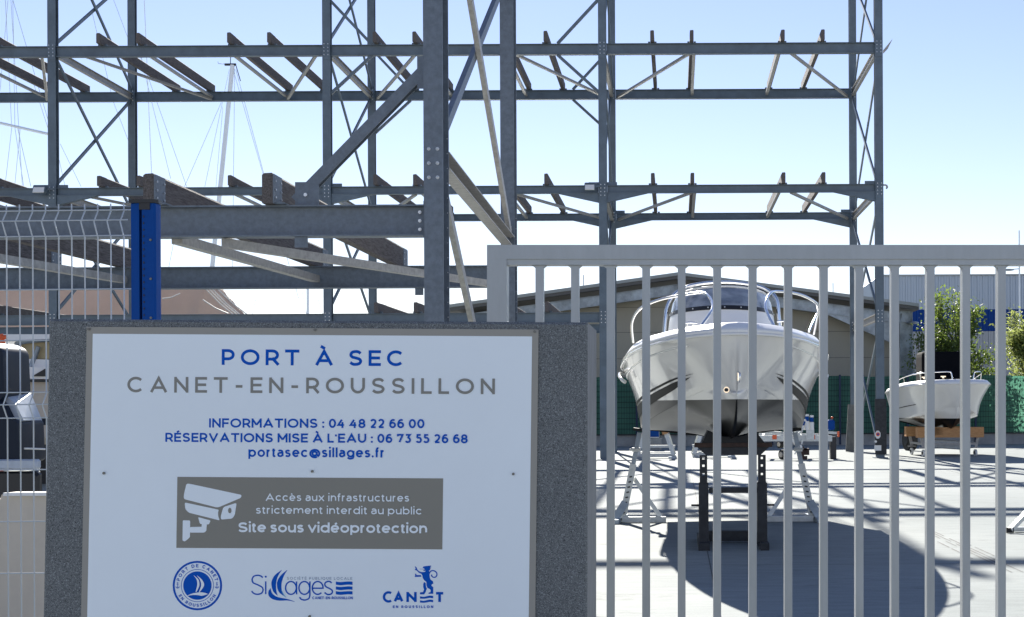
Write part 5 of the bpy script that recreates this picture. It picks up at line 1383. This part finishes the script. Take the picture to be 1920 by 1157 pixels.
for (x_, y_, r_, nm) in ((1513, 789, 0, 'a'), (1522, 791, 0, 'b'), (1504, 797, 30, 'c'), (1466, 803, 0, 'd'), (1494, 805, 20, 'e')):
    c = LP(x_, y_, .3); Rm = Matrix.Rotation(R(r_), 3, 'Y')
    mb = MB(); mb.tube([c, c+Rm @ Vector((0, 0, .12))], .052, 8); o = mb.build("roller", BLUEP, tl_)
    mb = MB(); mb.tube([c+Rm @ Vector((0, 0, .125)), c+Rm @ Vector((0, 0, .18))], .056, 8); mb.tube([c-Vector((0, 0, .01)), Vector((c.x, c.y, .80))], .065, 8); mb.build("roller_bracket", WHITEP, o)
mb = MB()
rd = random.Random(2)
for i in range(16):
    c = LP(1483+rd.uniform(0, 22), 800+rd.uniform(0, 30), rd.uniform(-.2, .3)); mb.box(c, (rd.uniform(.04, .1), .05, rd.uniform(.05, .16)), 0, Matrix.Rotation(rd.uniform(-.6, .6), 3, 'Y'))
mb.build("winch_assembly", STANDL, tl_)
mb = MB()
for cc in (LP(1492, 826, -.2), LP(1500, 838, -.2)): mb.disc(cc, .06, (0, 1, 0), .1, 10)
mb.tube(catmull([LP(1488, 805, -.3), LP(1484, 822, -.35), LP(1495, 838, -.3), LP(1490, 852, -.3)]), .02, 5); mb.build("winch_strap", WHITEP, tl_)
for x_, y_, r_ in ((1467, 854, .135), (1463, 833, .12)):
    c = LP(x_, y_, .0 if y_ > 840 else 1.4); c.z = max(c.z, r_) if y_ > 840 else c.z
    mb = MB(); mb.disc((c.x, c.y, r_ if y_ > 840 else c.z), r_, (1, .5, 0), .10, 18); o = mb.build("wheel", RUBBER, tl_)
    mb = MB(); mb.disc((c.x-.03, c.y-.05, r_ if y_ > 840 else c.z), r_*.55, (1, .5, 0), .07, 12); mb.build("rim", BEIGE, o)
mb = MB(); mb.bx(LP(1495, 0).x, LP(1503, 0).x, YL-.1, YL+.06, .0, .35); mb.bx(LP(1503.2, 0).x, LP(1513, 0).x, YL-.05, YL+.2, .12, .30); mb.bx(LP(1499, 0).x, LP(1508, 0).x, YL-.25, YL-.11, .0, .10); mb.box(LP(1507, 842, .1), (.16, .3, .05)); mb.build("nose_wheel_block", RUST, tl_)
mb = MB(); c = LP(1558, 798, .2); mb.bx(c.x-.10, c.x+.10, YL+.1, YL+.4, c.z-.13, c.z+.16, 0, .04); mb.build("blue_box", BLUEP, tl_)
mb = MB(); mb.bx(LP(1553, 0).x, LP(1564, 0).x, YL-.02, YL+.3, .0, LP(0, 827).z, 0, .02); mb.build("rear_support", BLACKP, tl_)
mb = MB(); mb.bar(LP(1552, 811), LP(1570, 812), .05, .07); mb.build("light_bar", STANDL, tl_)
mb = MB(); c = LP(1571.5, 813); mb.bx(c.x-.03, c.x+.03, YL-.05, YL+.02, c.z-.09, c.z+.06); mb.sphere(LP(1560, 783, .2), .035, 5); mb.build("marker_light", ORANGE, tl_)

# ---- small boat on a wheeled trolley
SY0 = 38.9; BOW = at_y(1801, 712, SY0); YAW = R(2)
def tr2(x, s_, z):
    c_, q = math.cos(YAW), math.sin(YAW); return Vector((BOW.x + x*c_ - s_*q, BOW.y + x*q + s_*c_, z))
SH2 = [(0, 0, 2.06), (.05, .32, 2.06), (.18, .62, 2.055), (.42, .88, 2.05), (.9, 1.06, 2.03), (1.7, 1.19, 2.0), (2.8, 1.25, 1.96), (4.6, 1.24, 1.84)]
CH2 = [(.42, 0, 1.42), (.6, .24, 1.40), (.9, .58, 1.27), (1.5, .84, 1.16), (2.4, 1.0, 1.10), (3.4, 1.05, 1.06), (4.6, 1.06, 1.04)]
ST2 = [(.02, 2.05), (.14, 1.85), (.30, 1.60), (.48, 1.34), (.70, 1.08), (1.0, .86), (1.4, .76), (2.4, .74), (4.6, .74)]
sb = thing("motor_boat", "small white open motor boat with black covered console on a wheeled trolley", "motor boat", tr2(0, 2, .78))
sh2, ch2, st2 = smooth_tab(SH2), smooth_tab(CH2), smooth_tab([(a, b_, 0) for a, b_ in ST2])
m, top2 = hull2(tr2, sh2, ch2, st2, 4.6, .42, 1.1, 44, .10); h2_ = m.build("hull", hullmat("small_hull_two_tone", 1.09), sb)
deck_mesh(tr2, sh2, 4.6, .12, .14, .08, .02).build("deck", DECK, sb)
rp2 = ring_pts(sh2, 4.6); mb = MB(); mb.tube([tr2(-b_-.01, s_, z) for s_, b_, z in rp2[::-1]]+[tr2(b_+.01, s_, z) for s_, b_, z in rp2[1:]], .02, 6); mb.build("rub_rail", GEL, sb)
for side in (-1, 1):
    mb = MB(); mb.tube([side_pt(tr2, top2, side, 1.5+3*i/20, .60+.06*i/20, .002) for i in range(21)], .012, 4); mb.build("hull_line", STRIPE, h2_)
mb = MB(); c = tr2(0, .30, 1.80); mb.box(c, (.05, .05, .1)); mb.build("bow_eye", BOLT, h2_)
c = tr2(0, 2.5, 0)
mb = MB(); rows = []
for z, k_ in ((1.9, 1), (2.86, 1), (2.95, .985), (3.0, .95), (3.02, .88)):
    rows.append([tr2(p[0]*k_, 2.3+p[1]*k_, z) for p in ((-.62, -.4), (-.66, -.3), (-.66, .5), (.66, .5), (.66, -.3), (.62, -.4))])
mb.grid(rows, 0, False, True); mb.add(rows[-1], [list(range(6))]); mb.build("console_cover", DARKN, sb)
def srail(pts, nm="bow_rail"): mb = MB(); mb.tube(catmull([tr2(*p) for p in pts], 5), .018, 6); mb.build(nm, CHROME, sb)
srail([(-1.1, 4.2, 2.06), (-1.12, 3.2, 2.22), (-1.05, 2.2, 2.32), (-.88, 1.2, 2.38), (-.30, .45, 2.40), (-.17, .40, 2.36), (-.14, .38, 2.15)])
srail([(1.1, 4.2, 2.06), (1.12, 3.2, 2.22), (1.05, 2.2, 2.32), (.9, 1.2, 2.38), (.58, .50, 2.40), (.50, .46, 2.36), (.46, .44, 2.15)])
for side in (-1, 1):
    for s_, b_, zt3 in ((2.6, 1.07, 2.28), (1.2, .88, 2.37), (3.5, 1.12, 2.18)):
        mb = MB(); mb.tube([tr2(side*(b_-.02), s_, 2.15), tr2(side*b_, s_, zt3)], .014, 5); mb.build("rail_post", CHROME, sb)
for x, s_ in ((-.35, .6), (.38, .62), (-.7, 1.5)):
    mb = MB(); c = tr2(x, s_, 2.27); mb.box(c, (.14, .05, .03)); mb.box(c-Vector((0, 0, .03)), (.05, .04, .04)); mb.build("cleat", CHROME, sb)
mb = MB(); c = tr2(0, 4.95, 1.5); mb.box(c, (.35, .4, .9), 0, None, .1); mb.build("outboard_engine", NAVY, sb)
# trolley
tro = thing("boat_trolley", "wheeled boat trolley with thick orange timber beams carrying the small boat", "trolley", tr2(0, 2, 0))
def beam(s_, half, z, h, m_, nm, w_=.22):
    a, b_ = tr2(-half, s_, z), tr2(half, s_, z); mb = MB(); mb.bar(a, b_, w_, h); return mb.build(nm, m_, tro)
beam(1.35, .95, .69, .29, ORW, "timber_beam", .3); beam(3.0, .95, .69, .29, ORW, "timber_beam", .3)
mb = MB(); mb.bar(tr2(-.35, 1.2, .72), tr2(-.35, 3.2, .72), .26, .2); mb.build("timber_runner", ORW, tro)
for s_ in (1.35, 3.0):
    for sx in (-.75, .75):
        mb = MB(); mb.bar(tr2(sx, s_, .26), tr2(sx*1.1, s_, .6), .08, .06, (0, 1, 0)); mb.box(tr2(sx, s_, .25), (.22, .22, .03)); mb.build("leg", GALVL, tro)
        mb = MB(); mb.disc(tr2(sx, s_+.05, .10), .10, (1, .2, 0), .05, 14); o = mb.build("caster", WHITEP, tro)
        mb = MB(); mb.disc(tr2(sx, s_+.05, .10), .045, (1, .2, 0), .09, 10); mb.build("hub", STANDD, o)
mb = MB(); mb.bar(tr2(-.78, 1.35, .36), tr2(-.78, 3.0, .36), .05, .06); mb.bar(tr2(.78, 1.35, .36), tr2(.78, 3.0, .36), .05, .06); mb.bar(tr2(-.78, 1.35, .36), tr2(.78, 1.35, .36), .05, .06); mb.build("frame", GALVL, tro)
mb = MB(); rows = []
for i in range(3):
    rows.append([tr2(-.55+1.2*j/10, 2.0+.02*i, [.16, .36, .50][i]-.05*abs(math.sin(j*.6))*(i == 2)) for j in range(11)])
a = tr2(.1, 1.75, .33)
mb.box(a, (1.15, .35, .26), 0, Matrix.Rotation(YAW, 3, 'Z') @ Matrix.Rotation(R(4), 3, 'Y'), .05); tag(mb.build("covered_bundle", mat("pale_wrap", (.50, .56, .60), .5, 0, noise=.12, nscale=5, bump=.4, bscale=8)), "pale grey wrapped bundle lying between the legs of the trolley", "bundle")
mb = MB(); c = at_y(1706, 822, 45.5); mb.disc((c.x, 45.5, .35), .35, (1, .25, 0), .25, 20); o = tag(mb.build("wheel", RUBBER), "dark tyre standing behind the left end of the trolley by the low wall", "tyre")
mb = MB(); mb.disc((c.x-.06, 45.48, .35), .18, (1, .25, 0), .2, 12); mb.build("rim", STANDD, o)
